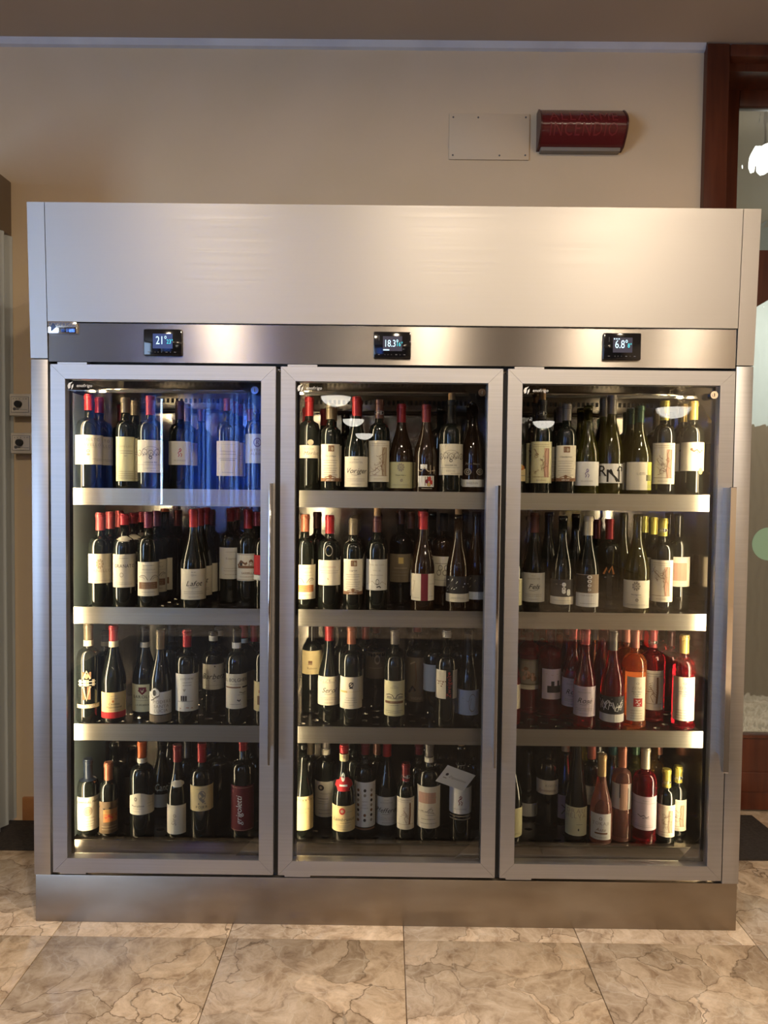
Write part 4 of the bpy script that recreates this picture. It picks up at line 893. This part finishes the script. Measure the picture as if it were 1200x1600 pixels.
B(1, 2, 549.5, 978, .17, 'a knot emblem and gold line', r=.0375, cap='copper', capb=1007, cork=968, lab=(1058.5, 1108, 'cream'), nb=1, art=[E_(0, .76, .16, .085, 'k', .62), S([(-.12, .66), (.12, .66)], 'k', .05), S([(-.15, .70), (.15, .83)], 'k', .03), R(-.85, -.25, .505, .565, 'y')]+micro(.54, -.2, .7, 'y')+micro(.34, -.35, .35)+micro(.27, -.45, .45)+micro(.2, -.45, .45)+micro(.12, -.1, .2))
B(1, 2, 588, 975, .34, 'a dim brown label with round seal', cap='darkred', capb=990, lab=(1019.6, 1060.7, 'dimbrown'), nb=1, art=[E_(.1, .72, .22, .18, 't', .6)]+micro(.4, -.5, .5, 't'))
B(1, 2, 617.5, 984, .162, 'arches over a black bar', r=.0345, cap='grey', capb=1007.5, lab=(1064.6, 1119.5, 'lemon'), nb=2, art=micro(.86, -.15, .15)+[T('CAMPO', .79, .04, 'g', tr=.1)]+[S([(-.65, .60), (-.4, .63), (-.15, .60), (-.05, .52), (.1, .52), (.2, .60), (.45, .63), (.7, .60)], 'k', .018), R(-.6, -.2, .52, .56, 'g'), R(.3, .7, .52, .56, 'g'), LN(.5, -.65, .7, 'k', .01), R(-.8, .75, .36, .43, 'b'), T('MERLOT', .375, .04, 't')]+micro(.31, -.35, .35)+micro(.15, -.7, .7)+micro(.1, -.5, .5))
B(1, 2, 652.5, 973, .30, 'a dim brown painted tree label', r=.0380, cap='red', capb=988, lab=(1028, 1097, 'dimbrown'), nb=1, art=[S([(.1, .2), (.3, .5), (.2, .9)], 'b', .22), S([(-.6, .2), (-.3, .35), (-.1, .25)], 'k', .05), S([(-.5, .85), (-.2, .9), (.5, .85)], 't', .03), T('VIGNE', .05, .06, 't')])
B(1, 2, 698.5, 985, .165, 'a black stripe with red lettering', r=.0365, cap='silver', capb=997, lab=(1048, 1092.5, 'cream'), nb=1, art=[R(-.02, .48, 0, 1, 'x'), T('Zweigelt', .44, .15, 'r', u=.33, vert=True, sl=.2), E_(.2, .90, .08, .05, 'r')]+[R(-.75+.16*k, -.66+.16*k, .60-.03*(k % 2), .63, 'b') for k in range(5)]+[R(-.65+.16*k, -.56+.16*k, .50+.03*(k % 2), .54, 'b') for k in range(3)]+[R(-.4, -.3, .42, .46, 'b')])
B(1, 2, 679, 978, .262, 'a sliver of white label', r=.036, lab=(1039.5, 1081, 'white'), half=80, nb=1)
B(1, 2, 733, 983, .175, 'a sketched loop on blue-white paper', 'burgundy', .0375, cap='black', capb=1024, lab=(1079, 1118, 'blue'), nb=0, half=66, art=[E_(.35, .5, .30, .36, 'g', .92), S([(-.45, .68), (.0, .55), (.25, .68), (.1, .25), (.3, .12)], 'g', .014)])
for (cx_, tp, Y_, ky, cp) in ((535, 980, .40, 'no label between script and knot', None), (572, 975, .44, 'no label beyond the knot emblem', 'darkred'), (745, 975, .33, 'no label at the corner', None), (715, 975, .30, 'no label between stripe and loop', None)):
    B(1, 2, cx_, tp, Y_, ky, cap=cp, capb=1000)
B(1, 3, 473.5, 1162, .168, 'a long pale yellow label', 'burgundy', .0360, lab=(1245.6, 1298, 'yellow'), half=76, nb=1, art=[T('VILLA', .84, .045, 't'), T('LA CORTE', .60, .06, 't'), T('NERO', .50, .06, 't')]+micro(.92, -.4, .4, 't'))
B(1, 3, 509.5, 1148, .262, 'a black round seal on white', r=.0375, cap='grey', capb=1171, band=(1172, 1180, 'cream'), lab=(1222, 1277, 'cream'), nb=1, art=[E_(-.35, .83, .24, .085, 'k'), E_(-.35, .83, .1, .04, 't'), T('Montecillo', .65, .045, 'g')]+micro(.52, -.6, .2, 'k')+micro(.44, -.6, 0)+micro(.38, -.6, .2)+micro(.2, -.5, .3)+micro(.1, -.5, .5))
B(1, 3, 538, 1163.5, .16, 'a red shield neck label', 'burgundy', .0385, cap='red', capb=1178, band=(1179, 1190, 'yellow'), neck=(1215, 1235, 'red', 78), lab=(1260, 1300, 'yellow'), nb=1, half=76, art=[E_(-.1, .80, .20, .135, 'r'), E_(-.1, .80, .10, .06, 't'), T('Lambrusco', .42, .13, 'k', sl=.35)]+micro(.34, -.2, .5, 'k')+micro(.24, -.5, .5)+micro(.18, -.4, .4)+micro(.1, -.3, .3)+micro(.76, .2, .7)+[E_(-.1, 2.06, .20, .16, 'w', .3), R(-.4, .3, 1.72, 1.79, 'w')])
B(1, 3, 571, 1157, .215, 'rows of printed drops on white', r=.0365, cap='darkred', capb=1180, lab=(1223, 1293, 'white'), nb=1, art=[S([(-.8, .93), (.75, .93), (.75, .06), (-.8, .06), (-.8, .93)], 'k', .008)]+[E_(-.5+.5*i, .82-.11*j, .10, .035, 'bkg'[(i+j) % 3]) for i in range(3) for j in range(7) if not (i == 1 and j in (2, 3, 4))]+[T('NERO', .56, .03, 'g'), T('DOC', .48, .03, 'g'), T('PUGLIA', .42, .03, 'g'), R(-.9, .9, -.06, -.02, 'b')])
B(1, 3, 605, 1155, .225, 'an underlined script title', 'burgundy', .0365, cap='red', capb=1183, lab=(1246, 1290, 'grey'), nb=1, art=script('Pfefferer'))
B(1, 3, 634.5, 1192, .175, 'a tree etching and red screw cap', 'half', .0295, cap='darkred', capb=1221.5, oval=(1214, '2021'), lab=(1247, 1296.6, 'cream'), nb=1, dy=.07, art=tree2())
B(1, 3, 671, 1160, .17, 'a beige cloud wash on white', r=.0390, cap='grey', capb=1183, band=(1184, 1192, 'cream'), lab=(1230, 1295, 'cream'), nb=0, art=[R(-.75, .5, .60, .86, 'p'), S([(-.6, .83), (-.2, .76), (.3, .72), (.55, .74)], 't', .02), S([(-.5, .42), (-.1, .4), (.1, .48), (.3, .44), (.1, .38), (.4, .36)], 'g', .02), S([(.0, .36), (.2, .52), (.3, .36)], 'g', .012), LN(.32, -.2, .5, 'k', .006), T('Vernaccia', .38, .05, 'g', sl=.3, u=-.4)]+micro(.22, -.5, .5)+micro(.12, -.6, .6))
WB = B(1, 3, 720.5, 1164, .17, 'a hanging white tag and heraldic figure', r=.0375, cork=1156.5, lab=(1231.5, 1272.5, 'white'), nb=0, ring=True, art=figure('m')+[R(-.85, .85, -.10, -.07, 't'), R(-.85, .85, -.22, -.19, 't')])
for (cx_, tp, Y_, ky, cp) in ((553, 1150, .31, 'no label behind the red shield neck', None), (590, 1150, .31, 'no label behind the printed drops', 'brown'), (655, 1160, .27, 'no label behind the tree etching', 'darkred'), (688, 1152, .28, 'no label behind the cloud wash', None), (742, 1152, .26, 'no label at the corner', None), (700, 1158, .36, 'no label behind the hanging tag', None), (486, 1153, .345, 'no label behind the long yellow label', 'olive')):
    B(1, 3, cx_, tp, Y_, ky, cap=cp, capb=1180)
# ---------------- right section
B(2, 0, 806, 612, .168, 'a gold crest above striped paper', 'burgundy', .0365, cap='orange', capb=642, lab=(732.5, 752, 'yellow'), nb=1, art=[E_(.15, 1.18, .45, .30, 'y'), E_(.5, 1.1, .3, .2, 'o'), R(-.9, .9, .42, .48, 'g')]+micro(.7, -.6, .6, 't')+micro(.25, -.6, .6, 't'))
B(2, 0, 847.5, 626, .162, 'a tree etching and wooden stopper', r=.0340, cap='black', capb=655, cork=607, oval=(646, '2021'), lab=(690, 755, 'lemon'), nb=1, art=tree('p'))
B(2, 0, 886, 632, .165, 'a square portrait over text', r=.0325, cap='grey', capb=657, lab=(696, 752, 'cream'), nb=1, taper=.06, art=abrasi('Chardonnay'))
B(2, 0, 919.5, 634, .16, 'a tiny blue heraldic figure', 'burgundy', .0380, glass_='olive', lab=(721.5, 759, 'white'), nb=1, art=figure('v'))
B(2, 0, 956.5, 618, .172, 'two giant black letters', 'burgundy', .0390, glass_='olive', cap='grey', capb=647, lab=(724.7, 755, 'white'), nb=1, art=[T('R', .36, .56, 'x', u=-.50, sx=1.1), T('N', .06, .66, 'x', u=.22, sx=1.15), S([(.45, .62), (.62, .86), (.82, .80), (.80, .62)], 'x', .09), S([(-.02, .70), (.46, .08)], 'x', .12)])
B(2, 0, 1000, 635, .175, 'a yellow stripe beside white paper', 'burgundy', .0405, glass_='olive', cap='green', capb=660, lab=(722, 766, 'cream'), nb=2, rot=6, half=70, art=[R(.52, 1, 0, 1, 'l'), R(.42, .85, .33, .54, 'k'), R(.55, .9, .06, .18, 'g'), T('Lugana', .55, .07, 'g', u=.1)]+micro(.62, 0, .4))
B(2, 0, 1039, 627, .168, 'a tree etching and olive foil', r=.0355, cap='yellow', capb=656.7, oval=(649, '2021'), lab=(692, 756.5, 'cream'), nb=1, art=tree('p'))
B(2, 0, 1084, 627.6, .17, 'a floral branch and gold seal', r=.0365, cap='gold', capb=656, lab=(691, 736, 'cream'), nb=1, art=[S([(-.1, .75), (.1, .68), (.3, .74), (.5, .64), (.7, .72)], 'b', .05), E_(-.05, .75, .09, .05, 'b'), E_(.35, .64, .08, .05, 't'), E_(.65, .70, .09, .05, 't'), T('VAIO', .90, .05, 'g', u=.4), E_(.60, .0, .18, .12, 'y')]+micro(.3, .2, .7))
for (cx_, tp, Y_, ky, cp, g_) in ((940, 655, .44, 'no label behind the black letters', 'lime', 'dark'), (1028, 640, .30, 'no label beside the olive foil', 'olive', 'dark'), (872, 640, .35, 'no label behind the square portrait', None, 'dark'), (1062, 645, .40, 'no label near the gold cap', 'black', 'dark'), (980, 645, .42, 'a bare green neck at the back', 'green', 'olive')):
    B(2, 0, cx_, tp, Y_, ky, cap=cp, capb=680, glass_=g_)
B(2, 1, 800, 796, .165, 'a pale yellow corner label', 'burgundy', .0385, lab=(905, 946.5, 'lemon'), nb=0, art=micro(.5, .1, .8))
B(2, 1, 836, 797, .195, 'an underlined script title', 'burgundy', .0370, cap='brown', capb=832.5, lab=(895.5, 941, 'grey'), nb=1, art=script('Fels'))
B(2, 1, 880, 806, .158, 'white flowers above a cream strip', 'burgundy', .0365, lab=(906, 945, 'dark'), half=76, nb=1, foot=[(0, .31, 'cream')], art=[E_(.25+.22*math.cos(k*2.1), .55+.17*math.sin(k*1.7)+.1*(k % 2), .13, .07, 'w', .35) for k in range(8)]+[S([(-.4, .82), (0, .80)], 'g', .02)]+micro(.16, -.5, .6))
B(2, 1, 920, 807, .158, 'a column of rings on brown', 'burgundy', .0365, cap='white', capb=837, lab=(898, 948.7, 'taupe'), half=72, nb=1, foot=[(0, .42, 'white')], art=[E_(.15, .92-.13*k, .17-.02*k, .055-.006*k, 'w', .6) for k in range(4)]+[R(-.98, .05, .44, .98, 'x'), T('FORADORI', .33, .05, 'g')]+[E_(.15, .92-.13*k, .16-.02*k, .05-.006*k, 'w', .6) for k in range(4)]+micro(.1, -.5, .6))
B(2, 1, 953, 811, .25, 'an orange scribble on dark glass', cap='red', capb=843, lab=(880, 905, None), half=50, nb=1, art=[S([(-.5, .3), (-.2, .7), (.0, .4), (.3, .8), (.5, .3)], 'o', .12), S([(-.4, .1), (.5, .2)], 'g', .06)])
B(2, 1, 933, 812, .31, 'no label beside the orange scribble', cap='darkred', capb=842)
B(2, 1, 997, 800, .16, 'a dark crest on pale paper', 'burgundy', .0405, glass_='olive', lab=(907.6, 951, 'cream'), nb=2, half=78, art=pinot('Sauvignon'))
B(2, 1, 1036, 810.5, .165, 'a tree etching and yellow foil', r=.0355, cap='yellow', capb=838, oval=(829, '2021'), lab=(875.7, 941, 'cream'), nb=2, art=tree('p'))
B(2, 1, 1061, 798, .255, 'a half-hidden beige label', r=.0385, lab=(870.7, 917, 'cream'), half=80, nb=1, art=[R(-.6, .6, .2, .8, 'p')])
for (cx_, tp, Y_, ky, g_) in ((858, 800, .28, 'no label behind the white flowers', 'dark'), (900, 803, .30, 'no label behind flowers and rings', 'dark'), (975, 800, .28, 'no label behind the dark crest', 'olive')):
    B(2, 1, cx_, tp, Y_, ky, 'burgundy', glass_=g_)
B(2, 2, 797.5, 976, .19, 'a plain cream corner label', 'burgundy', .0375, glass_='rose', lab=(1071, 1109, 'cream'), nb=1)
B(2, 2, 827.5, 968, .33, 'a painted figures label', r=.0375, glass_='rose', cap='grey', capb=988, lab=(1031, 1077.7, 'dimbrown'), nb=1, foot=[(0, .14, 'cream')], art=picture('g', .2, .95))
B(2, 2, 861, 966, .30, 'a dark vignette on pale paper', r=.0400, glass_='red', cap='black', capb=984, lab=(1046, 1093, 'lavender'), rot=12, half=52, nb=1, art=[R(-.45, .9, .22, .45, 'k'), R(-.1, .2, .45, .6, 'k'), R(.5, .7, .45, .62, 'k'), S([(-.6, .85), (0, .8), (.6, .84)], 'p', .015)])
B(2, 2, 896.5, 978, .245, 'a half-hidden script title', 'burgundy', .0370, glass_='red', cap='rose', capb=1000, lab=(1061, 1105, 'lavender'), nb=1, art=script('Rosé'))
B(2, 2, 915.5, 979, .165, 'a full script title', 'burgundy', .0365, glass_='red', cap='rose', capb=1007.6, lab=(1073.5, 1120, 'lavender'), nb=0, art=script('Rosé'))
B(2, 2, 958.5, 985.6, .16, 'white tracery on a black band', 'burgundy', .0380, glass_='red', cap='grey', capb=1017, lab=(1089, 1129, 'dark'), half=78, nb=1, foot=[(0, .31, 'white')], art=[S([(-.85+.12*k+RND.uniform(-.05, .05), .42+.45*RND.random()) for k in range(14)], 'w', .022) for _ in range(4)]+[S([(-.7, .92), (0, .9), (.7, .92)], 'g', .015)])
B(2, 2, 992.8, 983.5, .168, 'a red square seal', r=.0390, glass_='orange', cap='pink', capb=1013, lab=(1058.6, 1127, 'cream'), rot=14, half=48, nb=1, art=zeni(True))
B(2, 2, 1021, 982, .25, 'a grey tree drawing', r=.0380, glass_='rose', cap='rose', capb=1012.5, oval=(1004, '2021'), lab=(1048.7, 1110, 'cream'), half=66, nb=1, art=tree2())
B(2, 2, 1070, 992, .168, 'a tall plain cream label', r=.0365, glass_='red', cap='gold', capb=1021.7, lab=(1059, 1127, 'cream'), half=64, rot=4, nb=1, art=zeni(False))
B(2, 2, 1050, 986, .335, 'no label beside the tall cream label', glass_='red', cap='maroon', capb=1010)
for (cx_, tp, Y_, g_, kd, cp) in ((876, 972, .42, 'orange', 'burgundy', None), (905, 975, .42, 'red', 'burgundy', 'rose'), (932, 972, .36, 'orange', 'burgundy', 'white'), (942, 978, .26, 'rose', 'burgundy', None), (968, 972, .42, 'orange', 'bordeaux', 'pink'), (1000, 974, .35, 'orange', 'bordeaux', 'pink'), (1036, 974, .42, 'rose', 'bordeaux', None), (848, 974, .44, 'rose', 'bordeaux', None)):
    B(2, 2, cx_, tp, Y_, f'clear {g_} glass, no label in view, near column {cx_//30}' if 0 else {876: 'orange glass behind the dark vignette', 905: 'deep red glass behind both rose scripts', 932: 'orange glass under a cream cap', 942: 'rosé glass beside the black band', 968: 'orange glass behind the black band', 1000: 'orange glass behind the red seal', 1036: 'rosé glass behind the grey tree', 848: 'rosé glass behind the painted figures'}[cx_], kd, .037, glass_=g_, cap=cp, capb=1000)
B(2, 3, 799.5, 1160, .162, 'a dark crest on yellow', 'burgundy', .0385, lab=(1264, 1309, 'lemon'), nb=0, half=80, art=pinot('Riesling'))
B(2, 3, 826, 1156, .345, 'a small dim paper label', 'burgundy', .0370, lab=(1256, 1276, 'grey'), half=50, nb=1)
B(2, 3, 856.5, 1152, .32, 'a shallow cream label on dark glass', r=.0385, lab=(1220, 1242, 'cream'), nb=1, art=[T('ROCCA', .55, .16, 'g', u=.3), T('Spumante', .2, .2, 'b', sl=.3)])
B(2, 3, 884, 1158, .30, 'a pale label behind the tall flute', 'burgundy', .0365, cap='white', capb=1175, lab=(1243.5, 1280, 'lavender'), nb=0, art=[S([(-.2, .2), (.1, .45), (-.2, .6)], 'g', .05)])
B(2, 3, 902.5, 1150, .19, 'a tall flute shape and hanging lines', 'rhine', .0365, lab=(1262, 1306.6, 'lemon'), nb=0, half=70, art=[T('DRAU', .80, .15, 't', tr=.08), T('HELVA', .63, .15, 't', tr=.06), LN(.40, .05, .5, 'k', .01), E_(.2, .22, .05, .045, 'k'), S([(-.3, .95), (-.3, .58), (.3, .9), (.3, .55)], 't', .015)])
B(2, 3, 925, 1158, .31, 'no more than a pale cap showing', cap='pink', capb=1187, lab=(1229, 1258, 'cream'), nb=0, art=micro(.5, -.5, .5))
B(2, 3, 941, 1178, .157, 'a stubby amber body', 'tokaj', .0360, glass_='pink', cap='tan', capb=1214, lab=(1272.6, 1313, 'white'), half=60, nb=0, art=[T('TOKAJI', .58, .12, 'g', tr=.06), T('Aszu', .34, .12, 'b', sl=.4), R(-.5, .6, .22, .28, 'b'), E_(0, .82, .14, .06, 'g', .6)]+micro(.1, -.5, .5))
B(2, 3, 973, 1165, .175, 'a split label on pink glass', r=.0325, glass_='pink', cap='copper', capb=1200, lab=(1226, 1265.5, 'grey'), half=66, nb=0, art=[R(-.15, .55, -.02, 1.02, 'p'), R(-.18, -.10, .45, 1.0, 'k'), R(.55, .62, .0, .85, 'k')])
B(2, 3, 1009, 1167.7, .168, 'a lavender label on dark rosé', r=.0385, glass_='red', cap='white', capb=1202.5, lab=(1245.7, 1298, 'lavender'), nb=0, half=76, art=[LN(.80, -.8, .8, 'g', .008), T('Rosato', .86, .04, 'g', u=.1), S([(-.4, .45), (-.2, .40), (.0, .45), (.1, .38), (.3, .42)], 'k', .02), LN(.15, -.8, .6, 'g', .006)]+micro(.36, -.1, .3, 'k')+micro(.10, -.6, .6))
B(2, 3, 1042, 1201.7, .168, 'a tree etching, half size', 'half', .0295, cap='yellow', capb=1231.5, oval=(1223, '2021'), lab=(1259, 1308.7, 'cream'), nb=0, art=tree('t'))
B(2, 3, 1060, 1197, .222, 'a tree etching, second half size', 'half', .0295, cap='yellow', capb=1224, oval=(1216, '2021'), lab=(1250.6, 1299, 'cream'), nb=0, art=tree('t'))
for (cx_, tp, Y_, g_, kd, cp, ky) in ((958, 1160, .33, 'olive', 'burgundy', 'teal', 'green glass under a teal cap'), (993, 1163, .33, 'olive', 'bordeaux', 'green', 'green glass behind the lavender label'), (1022, 1160, .36, 'amber', 'bordeaux', None, 'golden glass behind the lavender label'), (1041, 1158, .40, 'brown', 'bordeaux', 'copper', 'broad shoulders behind the half bottles'), (876, 1158, .42, 'olive', 'burgundy', None, 'yellow-green glass at the back')):
    B(2, 3, cx_, tp, Y_, ky, kd, .0375, glass_=g_, cap=cp, capb=1180)

fill_files()
# white card tag hanging on a bottle neck of the bottom shelf
pts = [at(px, py, .118) for px, py in ((699, 1193), (743, 1211), (724.7, 1239), (680.7, 1221))]
c0 = sum(pts, Vector())/4
tg = tag(empty('neck_tag', c0), 'white card tag hanging from a corked bottle neck, bottom shelf, 18.3 degree cooler', 'tag')
q = MB(); tilt = lambda p_, o: (p_.x-c0.x, p_.y-c0.y+o-(p_.z-c0.z)*.30, p_.z-c0.z)
q.add([tilt(p_, 0) for p_ in pts]+[tilt(p_, .0012) for p_ in pts], [(0, 1, 2, 3), (7, 6, 5, 4), (0, 4, 5, 1), (1, 5, 6, 2), (2, 6, 7, 3), (3, 7, 4, 0)], 'paper_white'); cd_ = q.build('card', tg)
q = MB(); ex_ = (pts[1]-pts[0]); ey_ = (pts[0]-pts[3])
pl2 = lambda u, v: tilt(pts[3]+ex_*u+ey_*v, -.0005)
vs, fs, wd = text2d('Degustazione', .10, .3); q.add([pl2(.58+a*.75, .42+b_*1.4) for a, b_ in vs], fs, 'ink_g')
q.add([pl2(.18+.05*math.cos(t*.7), .55+.08*math.sin(t*.7)) for t in range(9)], [list(range(9))], 'ink_k'); q.add([pl2(.12, .32), pl2(.24, .32), pl2(.24, .37), pl2(.12, .37)], [(0, 1, 2, 3)], 'ink_g'); q.build('print', cd_, fix=False)
q = MB(); bx, by, bz = WB.location; hz = c0.z+.028
q.lathe([(.0165, -.0008), (.0165, .0008)], 'paper_white', 16, False, False); o = q.build('loop', tg); o.location = (bx-c0.x, by-c0.y, hz-c0.z)

# ================================================================== FLOOR MATS, LAMPS AND CURTAINS
a, c = on_floor(2, 1329), on_floor(40, 1283)
q = MB(); q.box((-1.62, a.y, 0), (-1.112, WY-.016, .007), 'mat_fibre', .002); tag(q.build('floor_mat', smooth=True), 'dark mat on the floor between cooler and folding door', 'mat')
p0, p1, p2 = on_floor(1167, 1276), on_floor(1200, 1306), on_floor(1180, 1345)
q = MB(); q.prism([(1.112, p2.y), (p1.x+.10, p2.y), (p1.x+.03, p1.y), (p0.x+.02, p0.y), (1.112, p0.y)], 'z', 0, .007, 'mat_fibre'); tag(q.build('floor_mat'), 'dark mat with slanted edge on the floor before the wooden door', 'mat')
hl = at(1194, 249, 1.22)  # added globe, stands in for a glow reflected and refracted in the pane
root = tag(empty('glow_globe', hl), 'white globe lamp glowing behind the upper rippled pane of the wooden door', 'lamp')
q = MB(); q.lathe([(.065*math.sin(PI*t/12), -.065*math.cos(PI*t/12)) for t in range(1, 12)], 'glow_globe_glass', 24); q.build('globe', root, 'all')
q = MB(); q.cyl((0, 0, .06), .008, CEIL-hl.z-.06, 'z', 'chrome', 10); q.build('stem', root, True)
noisy('carpet_pile', (.045, .034, .028), (.065, .050, .040), .95, 60, bump=.5)  # unseen dark rug, added to darken the reflection in the lower panes
q = MB(); q.box((-2.3, -4.3, .0), (2.3, -.52, .009), 'carpet_pile', .003); tag(q.build('carpet', smooth=True), 'wide dark brown carpet under the viewer, mirrored in the lower panes', 'carpet')
# pendant bowls further back in the room, seen mirrored in the glass
PEND = [(-.54, -5.3, 2.27, .152), (-.50, -8.3, 2.30, .152), (-.41, -10.4, 2.24, .152), (2.66, -4.7, 2.13, .152), (2.2, -8.3, 2.30, .152)]
for k, (x, y, z, r) in enumerate(PEND):
    root = tag(empty('pendant_lamp', (x, y, z-.10)), ('white glass bowl pendant lamp, '+('largest of the row mirrored in the middle glass door', 'second of the row mirrored in the middle glass door', 'smallest of the row mirrored in the middle glass door', 'mirrored in the door under the 6.8 display', 'far one behind the lamp of the 6.8 door')[k]), 'lamp', 'pendant lamps of the room')
    q = MB(); q.lathe([(.03, 0), (.08, .012), (.118, .035), (.142, .064), (r, .095), (r-.006, .095), (.136, .066), (.112, .040), (.075, .018), (.0, .008)], 'pendant_glass', 28, True, False); q.build('bowl', root, True)
    q = MB(); q.cyl((0, 0, .01), .006, CEIL-z+.09, 'z', 'chrome', 10); q.cyl((0, 0, CEIL-z+.085), .05, .015, 'z', 'chrome', 20); q.build('stem', root, True)
for i, (x, y) in enumerate(DOWNLIGHTS):
    q = MB(); n = 28; vs = []
    for r_, z in ((.125, CEIL-.002), (.122, CEIL-.010), (.100, CEIL-.010), (.098, CEIL-.002)):
        vs += [(r_*math.cos(2*PI*j/n), r_*math.sin(2*PI*j/n), z-CEIL) for j in range(n)]
    q.add(vs, [(t*n+j, t*n+(j+1) % n, (t+1) % 4*n+(j+1) % n, (t+1) % 4*n+j) for t in range(4) for j in range(n)], 'plastic_white')
    tag(q.build('ceiling_downlight', smooth=True, loc=(x, y, CEIL)), f'round recessed ceiling downlight, {"first second third fourth fifth sixth seventh eighth ninth".split()[i]} counting away from the cooler', 'lamp', 'ceiling downlights')
# curtains in the bay and the frame behind them
for k, (x0, x1) in enumerate(((-3.95, -3.30), (-2.93, -2.68), (-2.50, -1.90), (-1.94, -1.34))):
    q = MB(); n = 200; rows = (.03, 1.4, 2.44); vs = []
    for z in rows:
        for i in range(n+1):
            t = i/n; ph = t*(x1-x0)*62+.9*math.sin(t*17); vs.append((x0+(x1-x0)*t+.030*math.sin(2*ph), -6.58+.13*(k == 3)+.04*math.sin(ph)+.012*math.sin(t*31+z), z))
    q.add(vs, [(j*(n+1)+i, j*(n+1)+i+1, (j+1)*(n+1)+i+1, (j+1)*(n+1)+i) for j in range(2) for i in range(n)], 'curtain')
    tag(q.build('curtain', smooth='all', fix=False), f'long sheer blue curtain, {("first", "second, narrow", "third", "fourth")[k]} along the rear bay window', 'curtain', 'curtains of the rear bay')
q = MB()
for x in (-2.87, -2.73, -2.43, -1.92, -1.41): q.box((x-.02, -6.82, .10), (x+.02, -6.74, 2.44), 'plastic_white')
for xa_, xb_ in ((-2.88, -2.72), (-2.44, -1.40)):
    for z in (.12, 2.42): q.box((xa_, -6.82, z-.02), (xb_, -6.74, z+.02), 'plastic_white')
struct(q.build('window_1'))
q = MB(); q.cyl((-4.3, -6.60, 2.46), .014, 3.1, 'x', 'chrome', 10); o = struct(q.build('trim_3', smooth=True), 'curtain rail')
# guessed dark counter behind the viewer, added to darken the mirrored lower panes
ct = tag(empty('added_counter', (0, -5.75, 0)), 'long dark wooden service counter across the room behind the viewer', 'counter')
q = MB(); q.box((-4.2, -.32, .06), (1.6, .30, 1.08), 'panelling'); q.build('body', ct)
q = MB(); q.box((-4.25, -.36, 1.085), (1.65, .36, 1.13), 'counter_top', .006); q.build('worktop', ct, True)
for k in range(10):
    q = MB(); q.box((-4.15+.57*k, .301, .14), (-4.15+.57*k+.52, .318, 1.02), 'panelling', .004); q.build('front_panel', ct, True)
q = MB(); q.box((-4.18, -.30, 0), (1.58, .26, .059), 'black_matte'); q.build('plinth', ct)
print('bottles', nbot, 'long', len(LONG), LONG[:60])
